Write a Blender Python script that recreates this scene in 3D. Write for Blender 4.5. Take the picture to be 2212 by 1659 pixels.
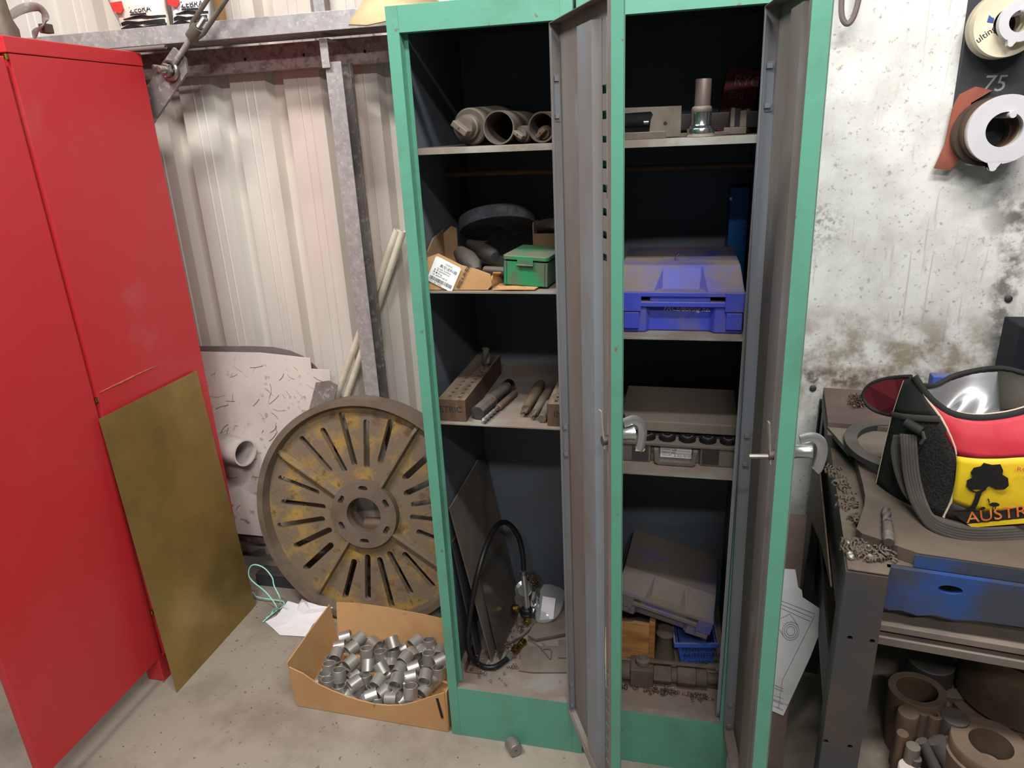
import bpy, bmesh, math, random
from mathutils import Vector, Matrix, Euler
from math import sin, cos, pi, radians as rad, sqrt, atan2
for o in list(bpy.data.objects): bpy.data.objects.remove(o)
S = bpy.context.scene
C = S.collection
V = Vector
# ------------------------------------------------------------------ camera
FPX = 1517.88
CAM = V((0.57053, -1.43960, 1.59422))
CR = (Matrix.Rotation(rad(13.7045), 3, 'Z') @ Matrix.Rotation(pi/2 + rad(-19.8603), 3, 'X') @ Matrix.Rotation(rad(-2.6386), 3, 'Z'))
cd = bpy.data.cameras.new('camera'); cam = bpy.data.objects.new('camera', cd); C.objects.link(cam)
cd.sensor_width = 36; cd.lens = FPX/2212*36; cd.clip_start = .02
cam.matrix_world = Matrix.Translation(CAM) @ CR.to_4x4()
S.camera = cam
# ------------------------------------------------------------------ light
W = bpy.data.worlds.new('world'); S.world = W; W.use_nodes = True
W.node_tree.nodes['Background'].inputs[0].default_value = (.93, .96, 1, 1)
W.node_tree.nodes['Background'].inputs[1].default_value = .10
def area(name, loc, to, sx, sy, power, col=(1, .97, .93)):
    l = bpy.data.lights.new(name, 'AREA'); l.shape = 'RECTANGLE'; l.size = sx; l.size_y = sy; l.energy = power; l.color = col
    o = bpy.data.objects.new(name, l); C.objects.link(o); o.location = loc
    o.rotation_euler = (V(to) - V(loc)).to_track_quat('-Z', 'Y').to_euler(); return o
# batten lights hung under the shed roof, in front of and above the wall
area('batten_light_front', (.9, -3.1, 3.25), (.1, 0, 1), 1.2, .07, 42)
area('batten_light_overhead', (.95, -1.05, 3.0), (.7, .2, .8), 1.2, .07, 42)
area('batten_light_side', (-.85, -.95, 3.45), (-.4, .4, .6), 1.2, .07, 58)
S.view_settings.view_transform = 'Standard'; S.view_settings.look = 'None'
S.view_settings.exposure = 0.28; S.view_settings.gamma = 1; S.view_settings.use_curve_mapping = False
# ------------------------------------------------------------------ pixel -> world point on a stated plane of the room
def ray(px, py): return CR @ V(((px-1106)/FPX, -(py-829.5)/FPX, -1))
def A(px, py, ax, val):
    d = ray(px, py); i = 'xyz'.index(ax); return CAM + d*((val - CAM[i])/d[i])
def AP(px, py, p0, n):
    d = ray(px, py); n = V(n); return CAM + d*((V(p0) - CAM).dot(n)/d.dot(n))
# ------------------------------------------------------------------ materials
def lin(c): return tuple(((x/255)/12.92 if x <= 10 else ((x/255+.055)/1.055)**2.4) for x in c) + (1,)
MATS = {}
def mat(name, col, rough=.6, metal=0, col2=None, sc=6, amt=.6, lo=.42, hi=.62, col3=None, sc3=40, lo3=.6, hi3=.68, dust=0, dcol=(132, 122, 110),
        bump=0, bsc=60, scr=None, scs=14, sct=.66, stretch=(1, 1, 1), spec=.4, emis=0, alpha=1, trans=0, coat=0):
    m = bpy.data.materials.new(name); m.use_nodes = True; nt = m.node_tree; N = nt.nodes; L = nt.links
    b = N['Principled BSDF']; b.inputs['Roughness'].default_value = rough; b.inputs['Metallic'].default_value = metal
    b.inputs['Specular IOR Level'].default_value = spec; b.inputs['Alpha'].default_value = alpha
    b.inputs['Transmission Weight'].default_value = trans; b.inputs['Coat Weight'].default_value = coat
    tc = N.new('ShaderNodeTexCoord'); mp = N.new('ShaderNodeMapping'); mp.inputs['Scale'].default_value = stretch
    L.new(tc.outputs['Object'], mp.inputs[0])
    oi = N.new('ShaderNodeObjectInfo'); ad = N.new('ShaderNodeVectorMath'); ad.operation = 'MULTIPLY_ADD'
    ad.inputs[1].default_value = (1, 1, 1); L.new(mp.outputs[0], ad.inputs[0])
    mu = N.new('ShaderNodeMath'); mu.operation = 'MULTIPLY'; mu.inputs[1].default_value = 9.; L.new(oi.outputs['Random'], mu.inputs[0]); L.new(mu.outputs[0], ad.inputs[2])
    def noise(s, det=6, ro=.6):
        n = N.new('ShaderNodeTexNoise'); n.inputs['Scale'].default_value = s; n.inputs['Detail'].default_value = det; n.inputs['Roughness'].default_value = ro
        L.new(ad.outputs[0], n.inputs['Vector']); return n
    def ramp(src, lo, hi, a=1.):
        r = N.new('ShaderNodeMapRange'); r.inputs[1].default_value = lo; r.inputs[2].default_value = hi; r.inputs[4].default_value = a
        L.new(src, r.inputs[0]); return r.outputs[0]
    def mix(fac, a, bb):
        x = N.new('ShaderNodeMix'); x.data_type = 'RGBA'
        if isinstance(fac, float): x.inputs[0].default_value = fac
        else: L.new(fac, x.inputs[0])
        for k, v in ((6, a), (7, bb)):
            if isinstance(v, tuple): x.inputs[k].default_value = v
            else: L.new(v, x.inputs[k])
        return x.outputs[2]
    cur = lin(col)
    if col2: cur = mix(ramp(noise(sc).outputs[0], lo, hi, amt), cur, lin(col2))
    if col3: cur = mix(ramp(noise(sc3, 4).outputs[0], lo3, hi3, .85), cur, lin(col3))
    if scr:
        for ang, k in ((.5, 1.), (-.7, 1.3), (1.35, .8)):
            m2 = N.new('ShaderNodeMapping'); m2.inputs['Rotation'].default_value = (0, ang, 0); m2.inputs['Scale'].default_value = (scs*k*9, scs, scs*k*.55)
            L.new(ad.outputs[0], m2.inputs[0]); ns = N.new('ShaderNodeTexNoise'); ns.inputs['Scale'].default_value = 1; ns.inputs['Detail'].default_value = 2; ns.inputs['Distortion'].default_value = .6
            L.new(m2.outputs[0], ns.inputs['Vector']); cur = mix(ramp(ns.outputs[0], sct, sct+.05, .8), cur, lin(scr))
    if dust:
        g = N.new('ShaderNodeNewGeometry'); sx = N.new('ShaderNodeSeparateXYZ'); L.new(g.outputs['Normal'], sx.inputs[0])
        up = ramp(sx.outputs[2], .15, .75, 1.); nz = ramp(noise(9, 5).outputs[0], .25, .6, dust)
        mm = N.new('ShaderNodeMath'); mm.operation = 'MULTIPLY'; L.new(up, mm.inputs[0]); L.new(nz, mm.inputs[1])
        cur = mix(mm.outputs[0], cur, lin(dcol))
        rr = N.new('ShaderNodeMapRange'); rr.inputs[3].default_value = rough; rr.inputs[4].default_value = .9; L.new(mm.outputs[0], rr.inputs[0]); L.new(rr.outputs[0], b.inputs['Roughness'])
        if metal:
            r2 = N.new('ShaderNodeMapRange'); r2.inputs[3].default_value = metal; r2.inputs[4].default_value = 0; L.new(mm.outputs[0], r2.inputs[0]); L.new(r2.outputs[0], b.inputs['Metallic'])
    if isinstance(cur, tuple): b.inputs['Base Color'].default_value = cur
    else: L.new(cur, b.inputs['Base Color'])
    if bump:
        bp = N.new('ShaderNodeBump'); bp.inputs['Strength'].default_value = bump; bp.inputs['Distance'].default_value = .004
        L.new(noise(bsc, 4).outputs[0], bp.inputs['Height']); L.new(bp.outputs[0], b.inputs['Normal'])
    MATS[name] = m; return m
DU = (128, 118, 106)
mat('green', (88, 150, 128), .42, 0, (84, 128, 108), 7, .7, .5, .7, (110, 92, 74), 26, .69, .73, spec=.5, bump=.05, bsc=180)
mat('grey_paint', (128, 134, 142), .5, 0, (122, 114, 106), 5, .8, .45, .65, (96, 84, 74), 22, .66, .72, dust=.8, dcol=DU, stretch=(1, 1, .35))
mat('inner_paint', (96, 104, 114), .55, 0, (86, 92, 98), 4, .6, dust=.85, dcol=(126, 112, 100))
mat('door_inner', (122, 118, 114), .6, 0, (112, 100, 92), 5, .9, .4, .65, (132, 138, 146), 11, .6, .72, stretch=(1, 1, .3))
mat('shelf_paint', (140, 141, 135), .55, 0, (120, 109, 97), 9, .9, .42, .6, (96, 82, 70), 30, .62, .7, dust=.9, dcol=(128, 112, 101))
mat('red', (198, 46, 52), .38, 0, (196, 60, 66), 2.2, .6, .45, .7, (190, 92, 92), 3.1, .62, .8, spec=.5)
mat('red_dark', (80, 14, 18), .6)
mat('brass', (168, 142, 84), .36, .55, (140, 116, 66), 3, .9, .42, .62, (178, 146, 84), 1.4, .6, .75, bump=.04, bsc=30)
mat('galv', (186, 184, 184), .45, .45, (164, 162, 162), 40, .8, .42, .6, (204, 202, 200), 70, .56, .64, dust=.5)
mat('galv_dull', (138, 130, 126), .6, .2, (112, 106, 104), 8, .9, col3=(164, 160, 158), sc3=45, lo3=.56, hi3=.62, dust=.6)
mat('pink_galv', (166, 146, 142), .6, .1, (130, 114, 110), 46, .9, .5, .58, (176, 164, 160), 50, .58, .62, dust=.4)
mat('sheet_wall', (206, 202, 194), .6, 0, (200, 186, 176), 2.6, .9, .42, .6, (184, 182, 176), 7, .6, .75, stretch=(1, 1, .14), bump=.03, bsc=12)
mat('concrete_floor', (150, 141, 129), .85, 0, (128, 118, 106), 5, .9, .42, .62, (100, 90, 80), 42, .66, .7, bump=.35, bsc=55)
mat('rubber', (24, 25, 26), .45)
mat('black', (18, 18, 20), .6)
mat('dark_steel', (74, 74, 78), .55, .4, (60, 54, 50), 9, .8, dust=.75, dcol=(112, 102, 92))
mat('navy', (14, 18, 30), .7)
mat('steel', (170, 168, 164), .3, .9, (120, 112, 104), 10, .7, dust=.45, dcol=DU)
mat('bright_steel', (214, 214, 210), .18, 1)
mat('dusty_steel', (106, 98, 88), .55, .3, (80, 72, 64), 12, .8, dust=.8, dcol=(120, 110, 98))
mat('brown_steel', (108, 88, 70), .6, .3, (80, 64, 52), 10, .8, dust=.7, dcol=(118, 102, 88))
mat('bush_steel', (176, 174, 170), .36, .6, (150, 144, 136), 22, .8, stretch=(1, 1, .3))
mat('rust_dust', (104, 93, 82), .8, .1, (78, 68, 58), 8, .8, bump=.2, bsc=70)
mat('wheel_cast', (122, 106, 88), .75, .05, (168, 136, 68), 12, .95, .49, .64, (92, 72, 54), 24, .55, .68, bump=.35, bsc=70, dust=.5, dcol=(120, 106, 92))
mat('wheel_rim', (118, 104, 92), .7, .2, (98, 84, 70), 9, .8, bump=.15, bsc=60)
mat('cardboard', (190, 150, 104), .85, 0, (172, 130, 86), 5, .7, .42, .62, (120, 84, 52), 14, .66, .75, bump=.06, bsc=25)
mat('cardboard_dull', (150, 122, 92), .9, 0, (120, 96, 74), 7, .8)
mat('cardboard_top', (196, 172, 132), .9, 0, (172, 148, 112), 6, .8, bump=.15, bsc=30)
mat('paper', (226, 224, 228), .8, 0, (206, 204, 206), 4, .6)
mat('paper_white', (240, 240, 242), .7)
mat('ink', (40, 40, 46), .8)
mat('ink_grey', (140, 140, 146), .8)
mat('ink_red', (190, 48, 44), .8)
mat('pvc', (212, 206, 200), .45, 0, (188, 176, 168), 7, .7, dust=.5)
mat('pipe_white', (222, 214, 196), .4, 0, (198, 188, 166), 14, .7)
mat('board_white', (216, 206, 200), .6, 0, (196, 184, 178), 3, .8, .42, .62, (168, 150, 140), 30, .60, .68, bump=.1, bsc=20)
mat('plate_brown', (120, 108, 106), .7, .1, (104, 92, 88), 4, .7)
mat('string', (160, 222, 214), .6)
mat('white_wall', (222, 222, 219), .75, 0, (200, 199, 194), 9, .9, .42, .62, (160, 153, 140), 85, .60, .70, bump=.3, bsc=30, scr=(196, 190, 178), scs=7, sct=.67)
mat('wood', (178, 130, 76), .7, 0, (134, 92, 52), 6, .95, .44, .6, stretch=(.8, 8, 8), dust=.5)
mat('wood_dark', (96, 74, 58), .8, 0, (72, 54, 42), 5, .9, .42, .58, stretch=(6, 1, 1), dust=.9, dcol=(134, 120, 102))
mat('hole', (30, 24, 20), .95)
mat('green_box', (42, 128, 84), .4, 0, (88, 96, 78), 18, .9, .47, .6, dust=.95, dcol=(112, 104, 92))
mat('grind_wheel', (76, 80, 88), .95, 0, (104, 106, 114), 30, .8, .5, .6, bump=.5, bsc=120)
mat('blue_case', (62, 74, 186), .5, 0, (96, 96, 140), 12, .7, .5, .64, dust=.97, dcol=(126, 114, 102))
mat('blue_case_dull', (70, 78, 168), .6, 0, (112, 104, 100), 7, 1, .34, .5, dust=1., dcol=(118, 106, 94))
mat('blue_bin', (58, 96, 190), .5, 0, (70, 92, 150), 9, .7, dust=.5)
mat('blue_upright', (24, 92, 156), .4)
mat('grey_case', (92, 88, 82), .6, 0, (110, 102, 92), 10, .8, dust=.95, dcol=(116, 104, 92))
mat('lid_grey', (118, 110, 100), .7, 0, (104, 96, 88), 6, .8, dust=.9, dcol=(116, 104, 92))
mat('dark_plastic', (48, 49, 52), .5, 0, (66, 62, 58), 10, .7, dust=.5)
mat('brass_solid', (176, 146, 74), .28, 1, (140, 112, 60), 14, .7)
mat('zinc', (196, 200, 200), .28, .85, (168, 170, 168), 8, .5)
mat('plate_dusty', (116, 106, 98), .5, .15, (96, 88, 82), 5, .8, dust=.9, dcol=(128, 116, 104))
mat('plate_sheen', (96, 90, 84), .28, .5, (84, 78, 72), 3, .6)
mat('foil', (206, 206, 210), .2, .95)
mat('film', (190, 190, 190), .12, 0, alpha=.28, spec=.6)
mat('swarf', (132, 114, 98), .4, .7, (86, 72, 60), 40, .8)
mat('filter_red', (132, 30, 40), .5, 0, (100, 26, 34), 9, .6)
mat('bench_blue', (40, 68, 124), .5, 0, (56, 60, 70), 6, 1, .38, .54, (70, 62, 54), 13, .64, .72)
mat('bench_leg', (66, 66, 70), .5, .3, (84, 72, 60), 4, .8, .52, .68, (60, 58, 58), 11, .6, .7)
mat('bench_top', (94, 84, 75), .55, .2, (78, 68, 60), 5, .8, dust=.6, dcol=(106, 94, 82))
mat('bag_black', (34, 34, 34), .75, 0, (48, 46, 44), 9, .6, bump=.1, bsc=60)
mat('bag_mesh', (42, 40, 38), .85, 0, (20, 20, 20), 260, 1, .48, .55, bump=.8, bsc=260)
mat('bag_red', (196, 48, 62), .6, 0, (214, 84, 92), 8, .6)
mat('bag_darkred', (96, 22, 32), .7)
mat('bag_yellow', (232, 200, 38), .55, 0, (220, 178, 40), 9, .6)
mat('bag_orange', (196, 96, 40), .6, 0, (226, 150, 70), 40, .8)
mat('lining', (186, 186, 190), .26, .65, (150, 146, 142), 12, .5)
mat('piping', (206, 186, 164), .6)
mat('webbing', (66, 62, 58), .85, 0, (84, 78, 70), 12, .6)
mat('mdf_brown', (110, 92, 84), .8, 0, (92, 78, 72), 6, .8)
mat('ring_grey', (200, 198, 204), .6, 0, (184, 182, 188), 8, .5)
mat('ring_cream', (226, 214, 190), .7, 0, (204, 186, 158), 9, .8)
mat('ring_edge', (176, 166, 146), .6)
mat('peg_board', (56, 58, 62), .7, 0, (44, 46, 52), 6, .7)
mat('rust_red', (150, 84, 66), .85, 0, (112, 66, 54), 12, .8)
mat('pencil', (214, 214, 224), .8)
mat('shaft_brown', (96, 84, 78), .45, .3, (80, 68, 62), 9, .6)
mat('rust_dark', (84, 64, 54), .8, .1, (60, 48, 42), 9, .8)
mat('decal_black', (24, 22, 22), .7)
mat('tape_blue', (52, 84, 150), .6)
mat('bag_paper', (232, 220, 208), .8, 0, (206, 186, 172), 5, .7)
mat('bag_film', (226, 226, 232), .25, 0, (200, 196, 200), 16, .7)
# ------------------------------------------------------------------ mesh building
# extra grime on the white wall: a dirty band where bench height rubs, a dark smoke stain to the right
def wall_grime():
    nt = MATS['white_wall'].node_tree; N = nt.nodes; L = nt.links; b = N['Principled BSDF']; src = b.inputs['Base Color'].links[0].from_socket
    g = N.new('ShaderNodeNewGeometry'); sp = N.new('ShaderNodeSeparateXYZ'); L.new(g.outputs['Position'], sp.inputs[0])
    def mth(op, a, c=None):
        m = N.new('ShaderNodeMath'); m.operation = op; m.use_clamp = op == 'MULTIPLY'
        for k, v in enumerate((a, c)):
            if v is None: continue
            if isinstance(v, (int, float)): m.inputs[k].default_value = v
            else: L.new(v, m.inputs[k])
        return m.outputs[0]
    def nz(s, d=6, r=.65):
        n = N.new('ShaderNodeTexNoise'); n.inputs['Scale'].default_value = s; n.inputs['Detail'].default_value = d; n.inputs['Roughness'].default_value = r; L.new(g.outputs['Position'], n.inputs['Vector']); return n.outputs[0]
    def rng(x, a, c, hi=1.):
        r = N.new('ShaderNodeMapRange'); r.inputs[1].default_value = a; r.inputs[2].default_value = c; r.inputs[4].default_value = hi; L.new(x, r.inputs[0]); return r.outputs[0]
    def blob(cx, cz, sx, sz):
        dx = mth('DIVIDE', mth('SUBTRACT', sp.outputs[0], cx), sx); dz = mth('DIVIDE', mth('SUBTRACT', sp.outputs[2], cz), sz)
        return rng(mth('ADD', mth('MULTIPLY_', dx, dx) if False else mth('POWER', mth('ABSOLUTE', dx), 2.), mth('POWER', mth('ABSOLUTE', dz), 2.)), 1.4, .1)
    cur = src
    for msk, col in ((mth('MULTIPLY', blob(1.2, .955, 3., .14), rng(nz(16), .42, .62, .85)), (140, 126, 104)),
                     (mth('MULTIPLY', blob(1.2, .905, 3., .035), rng(nz(30), .40, .58, .9)), (96, 78, 62)),
                     (mth('MULTIPLY', blob(1.41, 1.36, .10, .10), rng(nz(11), .42, .58, .9)), (86, 84, 78)),
                     (mth('MULTIPLY', blob(1.385, 1.18, .035, .22), rng(nz(22), .42, .58, .9)), (104, 102, 96)),
                     (mth('MULTIPLY', blob(.90, 1.32, .09, .07), rng(nz(60), .47, .6, .8)), (120, 116, 108))):
        x = N.new('ShaderNodeMix'); x.data_type = 'RGBA'; L.new(msk, x.inputs[0]); L.new(cur, x.inputs[6]); x.inputs[7].default_value = lin(col); cur = x.outputs[2]
    L.new(cur, b.inputs['Base Color'])
wall_grime()
class MB:
    def __init__(s): s.v = []; s.f = []; s.sm = []
    def add(s, vs, fs, M=None, smooth=False):
        n = len(s.v)
        for p in vs: p = V(p); s.v.append(M @ p if M else p)
        for f in fs: s.f.append([i+n for i in f]); s.sm.append(smooth)
        return s
    def box(s, x0, x1, y0, y1, z0, z1, M=None):
        return s.add([(x0,y0,z0),(x1,y0,z0),(x1,y1,z0),(x0,y1,z0),(x0,y0,z1),(x1,y0,z1),(x1,y1,z1),(x0,y1,z1)],
                     [(0,3,2,1),(4,5,6,7),(0,1,5,4),(1,2,6,5),(2,3,7,6),(3,0,4,7)], M)
    def cbox(s, c, sz, M=None):
        return s.box(c[0]-sz[0]/2, c[0]+sz[0]/2, c[1]-sz[1]/2, c[1]+sz[1]/2, c[2]-sz[2]/2, c[2]+sz[2]/2, M)
    def prism(s, pts, h, M=None):                      # 2D outline (convex or simple) in XY, from z 0 to h
        n = len(pts); vs = [(p[0], p[1], 0) for p in pts] + [(p[0], p[1], h) for p in pts]
        fs = [list(range(n))[::-1], list(range(n, 2*n))] + [(i, (i+1) % n, n+(i+1) % n, n+i) for i in range(n)]
        return s.add(vs, fs, M)
    def lathe(s, prof, n=32, M=None, cap=True):        # profile [(r, z)], axis Z
        vs = []; fs = []
        for r, z in prof:
            for k in range(n): a = 2*pi*k/n; vs.append((r*cos(a), r*sin(a), z))
        for i in range(len(prof)-1):
            for k in range(n): k2 = (k+1) % n; fs.append((i*n+k, i*n+k2, (i+1)*n+k2, (i+1)*n+k))
        s.add(vs, fs, M, True)
        if cap:
            for idx, rv in ((0, True), (len(prof)-1, False)):
                if prof[idx][0] > 1e-6:
                    c = [(prof[idx][0]*cos(2*pi*k/n), prof[idx][0]*sin(2*pi*k/n), prof[idx][1]) for k in range(n)]
                    s.add(c, [list(range(n))[::-1] if rv else list(range(n))], M)
        return s
    def pipe(s, r0, r1, h, n=32, M=None):              # hollow cylinder (closed loop profile)
        return s.lathe([(r0, 0), (r1, 0), (r1, h), (r0, h), (r0, 0)], n, M, False)
    def tube(s, path, r, n=10, cap=True, flat=None):   # swept circle (or flattened ellipse: flat=(ru, rv, up))
        P = [V(p) for p in path]; vs = []; fs = []; up = None
        for i, p in enumerate(P):
            t = (P[min(i+1, len(P)-1)] - P[max(i-1, 0)])
            t = t.normalized() if t.length > 1e-9 else V((0, 0, 1))
            if flat: u = V(flat[2]); u = (u - t*u.dot(t)).normalized()
            elif up is None:
                a = V((0, 0, 1)) if abs(t.z) < .9 else V((1, 0, 0)); u = (a - t*a.dot(t)).normalized()
            else: u = (up - t*up.dot(t)).normalized()
            up = u; w = t.cross(u); rr = r[i] if isinstance(r, (list, tuple)) else r
            for k in range(n):
                a = 2*pi*k/n
                if flat: vs.append(p + w*(flat[0]*cos(a)) + u*(flat[1]*sin(a)))
                else: vs.append(p + u*(rr*cos(a)) + w*(rr*sin(a)))
        for i in range(len(P)-1):
            for k in range(n): k2 = (k+1) % n; fs.append((i*n+k, i*n+k2, (i+1)*n+k2, (i+1)*n+k))
        if cap: fs.append(list(range(n))[::-1]); fs.append(list(range((len(P)-1)*n, len(P)*n)))
        return s.add(vs, fs, None, True)
    def grid(s, rows, smooth=True, M=None):            # rows of points
        nr = len(rows); nc = len(rows[0]); vs = [p for r in rows for p in r]
        fs = [(i*nc+j, i*nc+j+1, (i+1)*nc+j+1, (i+1)*nc+j) for i in range(nr-1) for j in range(nc-1)]
        return s.add(vs, fs, M, smooth)
    def holes(s, outer, holes, h, M=None):             # plate with real openings, 2D outline in XY, z 0..h
        cu = bpy.data.curves.new('tmp', 'CURVE'); cu.dimensions = '2D'; cu.fill_mode = 'BOTH'; cu.extrude = h/2
        for o in [outer] + list(holes):
            sp = cu.splines.new('POLY'); sp.points.add(len(o)-1); sp.use_cyclic_u = True
            for i, p in enumerate(o): sp.points[i].co = (p[0], p[1], 0, 1)
        ob = bpy.data.objects.new('tmp', cu); C.objects.link(ob); me = mesh_of(ob)
        T = Matrix.Translation((0, 0, h/2)); MM = (M @ T) if M else T
        s.add([v.co for v in me.vertices], [list(p.vertices) for p in me.polygons], MM)
        bpy.data.objects.remove(ob); bpy.data.meshes.remove(me); bpy.data.curves.remove(cu); return s
    def text(s, body, size, M, h=.0004, font=None, align='LEFT', shear=0, space=1.):
        cu = bpy.data.curves.new('tmp', 'FONT'); cu.body = body; cu.size = size; cu.extrude = h/2; cu.align_x = align; cu.shear = shear; cu.space_character = space; cu.resolution_u = 3
        ob = bpy.data.objects.new('tmp', cu); C.objects.link(ob); me = mesh_of(ob)
        s.add([v.co for v in me.vertices], [list(p.vertices) for p in me.polygons], M)
        bpy.data.objects.remove(ob); bpy.data.meshes.remove(me); bpy.data.curves.remove(cu); return s
    def build(s, name, m, parent=None, bev=0, seg=2, solid=0, sub=0, angle=35, weld=False):
        me = bpy.data.meshes.new(name); me.from_pydata([tuple(p) for p in s.v], [], s.f); 
        me.polygons.foreach_set('use_smooth', s.sm); me.validate(); me.update()
        if weld or True:
            b = bmesh.new(); b.from_mesh(me); bmesh.ops.remove_doubles(b, verts=b.verts, dist=1e-5)
            if not solid: bmesh.ops.recalc_face_normals(b, faces=b.faces)
            b.to_mesh(me); b.free()
        if any(s.sm): me.set_sharp_from_angle(angle=rad(angle))
        me.materials.append(MATS[m] if isinstance(m, str) else m)
        o = bpy.data.objects.new(name, me); C.objects.link(o)
        if parent is not None:
            o.parent = parent
            o.matrix_parent_inverse = WM(parent).inverted()
        if solid: md = o.modifiers.new('t', 'SOLIDIFY'); md.thickness = solid; md.offset = 0
        if sub: md = o.modifiers.new('s', 'SUBSURF'); md.levels = sub; md.render_levels = sub
        if bev: md = o.modifiers.new('b', 'BEVEL'); md.width = bev; md.segments = seg; md.limit_method = 'ANGLE'; md.angle_limit = rad(40); md.harden_normals = False
        return o
def mesh_of(ob):
    dg = bpy.context.evaluated_depsgraph_get(); return bpy.data.meshes.new_from_object(ob.evaluated_get(dg))
def WM(o):
    m = Matrix.LocRotScale(o.location, o.rotation_euler, o.scale)
    return (WM(o.parent) @ o.matrix_parent_inverse @ m) if o.parent else m
def thing(name, label, cat, loc=(0, 0, 0), group=None):
    o = bpy.data.objects.new(name, None); C.objects.link(o); o.location = loc; o.empty_display_size = .05
    return tag(o, label, cat, group)
def tag(o, label, cat, group=None, kind=None):
    o['label'] = label; o['category'] = cat
    if group: o['group'] = group
    if kind: o['kind'] = kind
    return o
def struct(o): o['kind'] = 'structure'; return o
def frame(o, x, y=None, z=None):
    x = V(x).normalized()
    if z is not None: z = V(z); z = (z - x*z.dot(x)).normalized(); y = z.cross(x)
    else: y = V(y); y = (y - x*y.dot(x)).normalized(); z = x.cross(y)
    return Matrix(((x.x, y.x, z.x, o[0]), (x.y, y.y, z.y, o[1]), (x.z, y.z, z.z, o[2]), (0, 0, 0, 1)))
def axis(o, d): # matrix taking +Z to d at o
    return Matrix.Translation(V(o)) @ V(d).to_track_quat('Z', 'Y').to_matrix().to_4x4()
def circ(r, n=32, c=(0, 0), a0=0, a1=2*pi): return [(c[0]+r*cos(a0+(a1-a0)*k/n), c[1]+r*sin(a0+(a1-a0)*k/n)) for k in range(n)]
def slot2(p, q, r, n=6):
    p = V(p); q = V(q); a = atan2(q.y-p.y, q.x-p.x); out = []
    for k in range(n+1): t = a - pi/2 + pi*k/n; out.append((q.x+r*cos(t), q.y+r*sin(t)))
    for k in range(n+1): t = a + pi/2 + pi*k/n; out.append((p.x+r*cos(t), p.y+r*sin(t)))
    return out
def spline(pts, n=8):  # catmull-rom
    P = [V(p) for p in pts]; out = []
    for i in range(len(P)-1):
        p0 = P[max(i-1, 0)]; p1 = P[i]; p2 = P[i+1]; p3 = P[min(i+2, len(P)-1)]
        for k in range(n):
            t = k/n; out.append(.5*((2*p1)+(p2-p0)*t+(2*p0-5*p1+4*p2-p3)*t*t+(3*p1-p0-3*p2+p3)*t**3))
    out.append(P[-1]); return out
RND = random.Random(7)
# ================================================================== setting
YW = .74
fl = MB(); n = 40
fl.box(-4, 4, -4, .9, -.06, 0)
struct(fl.build('floor', 'concrete_floor'))
# profiled sheet wall: pans with grooves running up, one object for each sheet
wb = bpy.data.objects.new('wall_back', None); C.objects.link(wb); wb.location = (0, .8, 0); struct(wb)
PIT = .19
def rib_profile(x0, k):
    pts = []
    for i in range(k):
        x = x0 + i*PIT
        pts += [(x, 0), (x+.042, 0), (x+.045, -.003), (x+.049, 0), (x+.072, 0), (x+.075, -.003), (x+.079, 0), (x+.118, 0), (x+.132, .033), (x+.170, .033), (x+.184, 0)]
    pts.append((x0+k*PIT, 0)); return pts
for j in range(-3, 2):
    x0 = -.512 + .055 + j*4*PIT + .0
    pr = rib_profile(x0, 4); m = MB()
    m.grid([[(p[0], YW+p[1], z) for p in pr] for z in (0, 2.7)], False)
    m.build('wall_sheet', 'sheet_wall', wb, solid=.0012)
# white rendered concrete wall to the right
wr = MB(); wr.box(.80, 4, .55, .80, 0, 2.7); wall = struct(wr.build('wall_right', 'white_wall'))
# ---- girts, beam, post
def chan(x0, x1, y0, y1, z0, z1, t=.003): # C section along X, open to -y? web at y0
    m = MB(); m.box(x0, x1, y0, y0+t, z0, z1); m.box(x0, x1, y0+t, y1, z1-t, z1); m.box(x0, x1, y0+t, y1, z0, z0+t); return m
g = thing('wall_girt', 'dusty pinkish steel girt running under the galvanised beam', 'girt', (-1, .7, 1.83))
m = MB(); cs = [(x, .052, ) for x in ()]
web = [(-2.2, 1.797), (.1, 1.797), (.1, 1.868), (-2.2, 1.868)]
hp = [(A(px, py, 'y', .68).x, A(px, py, 'y', .68).z) for px, py in ((529, 128), (656, 118), (788, 111))]
m.holes(web, [circ(.005, 10, h) for h in hp], .003, Matrix(((1, 0, 0, 0), (0, 0, -1, .683), (0, 1, 0, 0), (0, 0, 0, 1))))
m.build('web', 'pink_galv', g)
m = MB(); m.box(-2.2, .1, .683, .738, 1.797, 1.800); m.box(-2.2, .1, .683, .738, 1.865, 1.868); m.build('flange', 'pink_galv', g)
g = thing('wall_girt', 'lower galvanised girt behind the brass sheet and big iron wheel', 'girt', (-1, .7, .13))
m = MB(); m.box(-2.2, .1, .66, .663, .105, .175); m.build('web', 'galv_dull', g)
m = MB(); m.box(-2.2, .1, .663, .738, .172, .175); m.box(-2.2, .1, .663, .738, .105, .108); m.build('flange', 'galv_dull', g)
b = thing('steel_beam', 'horizontal galvanised steel channel beam above red cabinet', 'beam', (-.8, .6, 1.88))
m = MB(); m.box(-2.2, -.02, .55, .553, 1.874, 1.922); m.build('web', 'galv', b, bev=.001)
m = MB(); m.box(-2.2, -.02, .553, .68, 1.874, 1.877); m.build('flange', 'galv_dull', b)
m = MB(); m.box(-2.2, -.02, .553, .68, 1.919, 1.922); m.build('flange', 'galv_dull', b)
p = thing('steel_post', 'vertical galvanised channel post in front of the profiled wall', 'post', (-.40, .64, 0))
m = MB(); m.box(-.436, -.386, .60, .603, 0, 1.80); m.build('front_flange', 'galv', p)
m = MB(); m.box(-.436, -.433, .603, .676, 0, 1.80); m.build('web', 'galv_dull', p)
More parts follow.
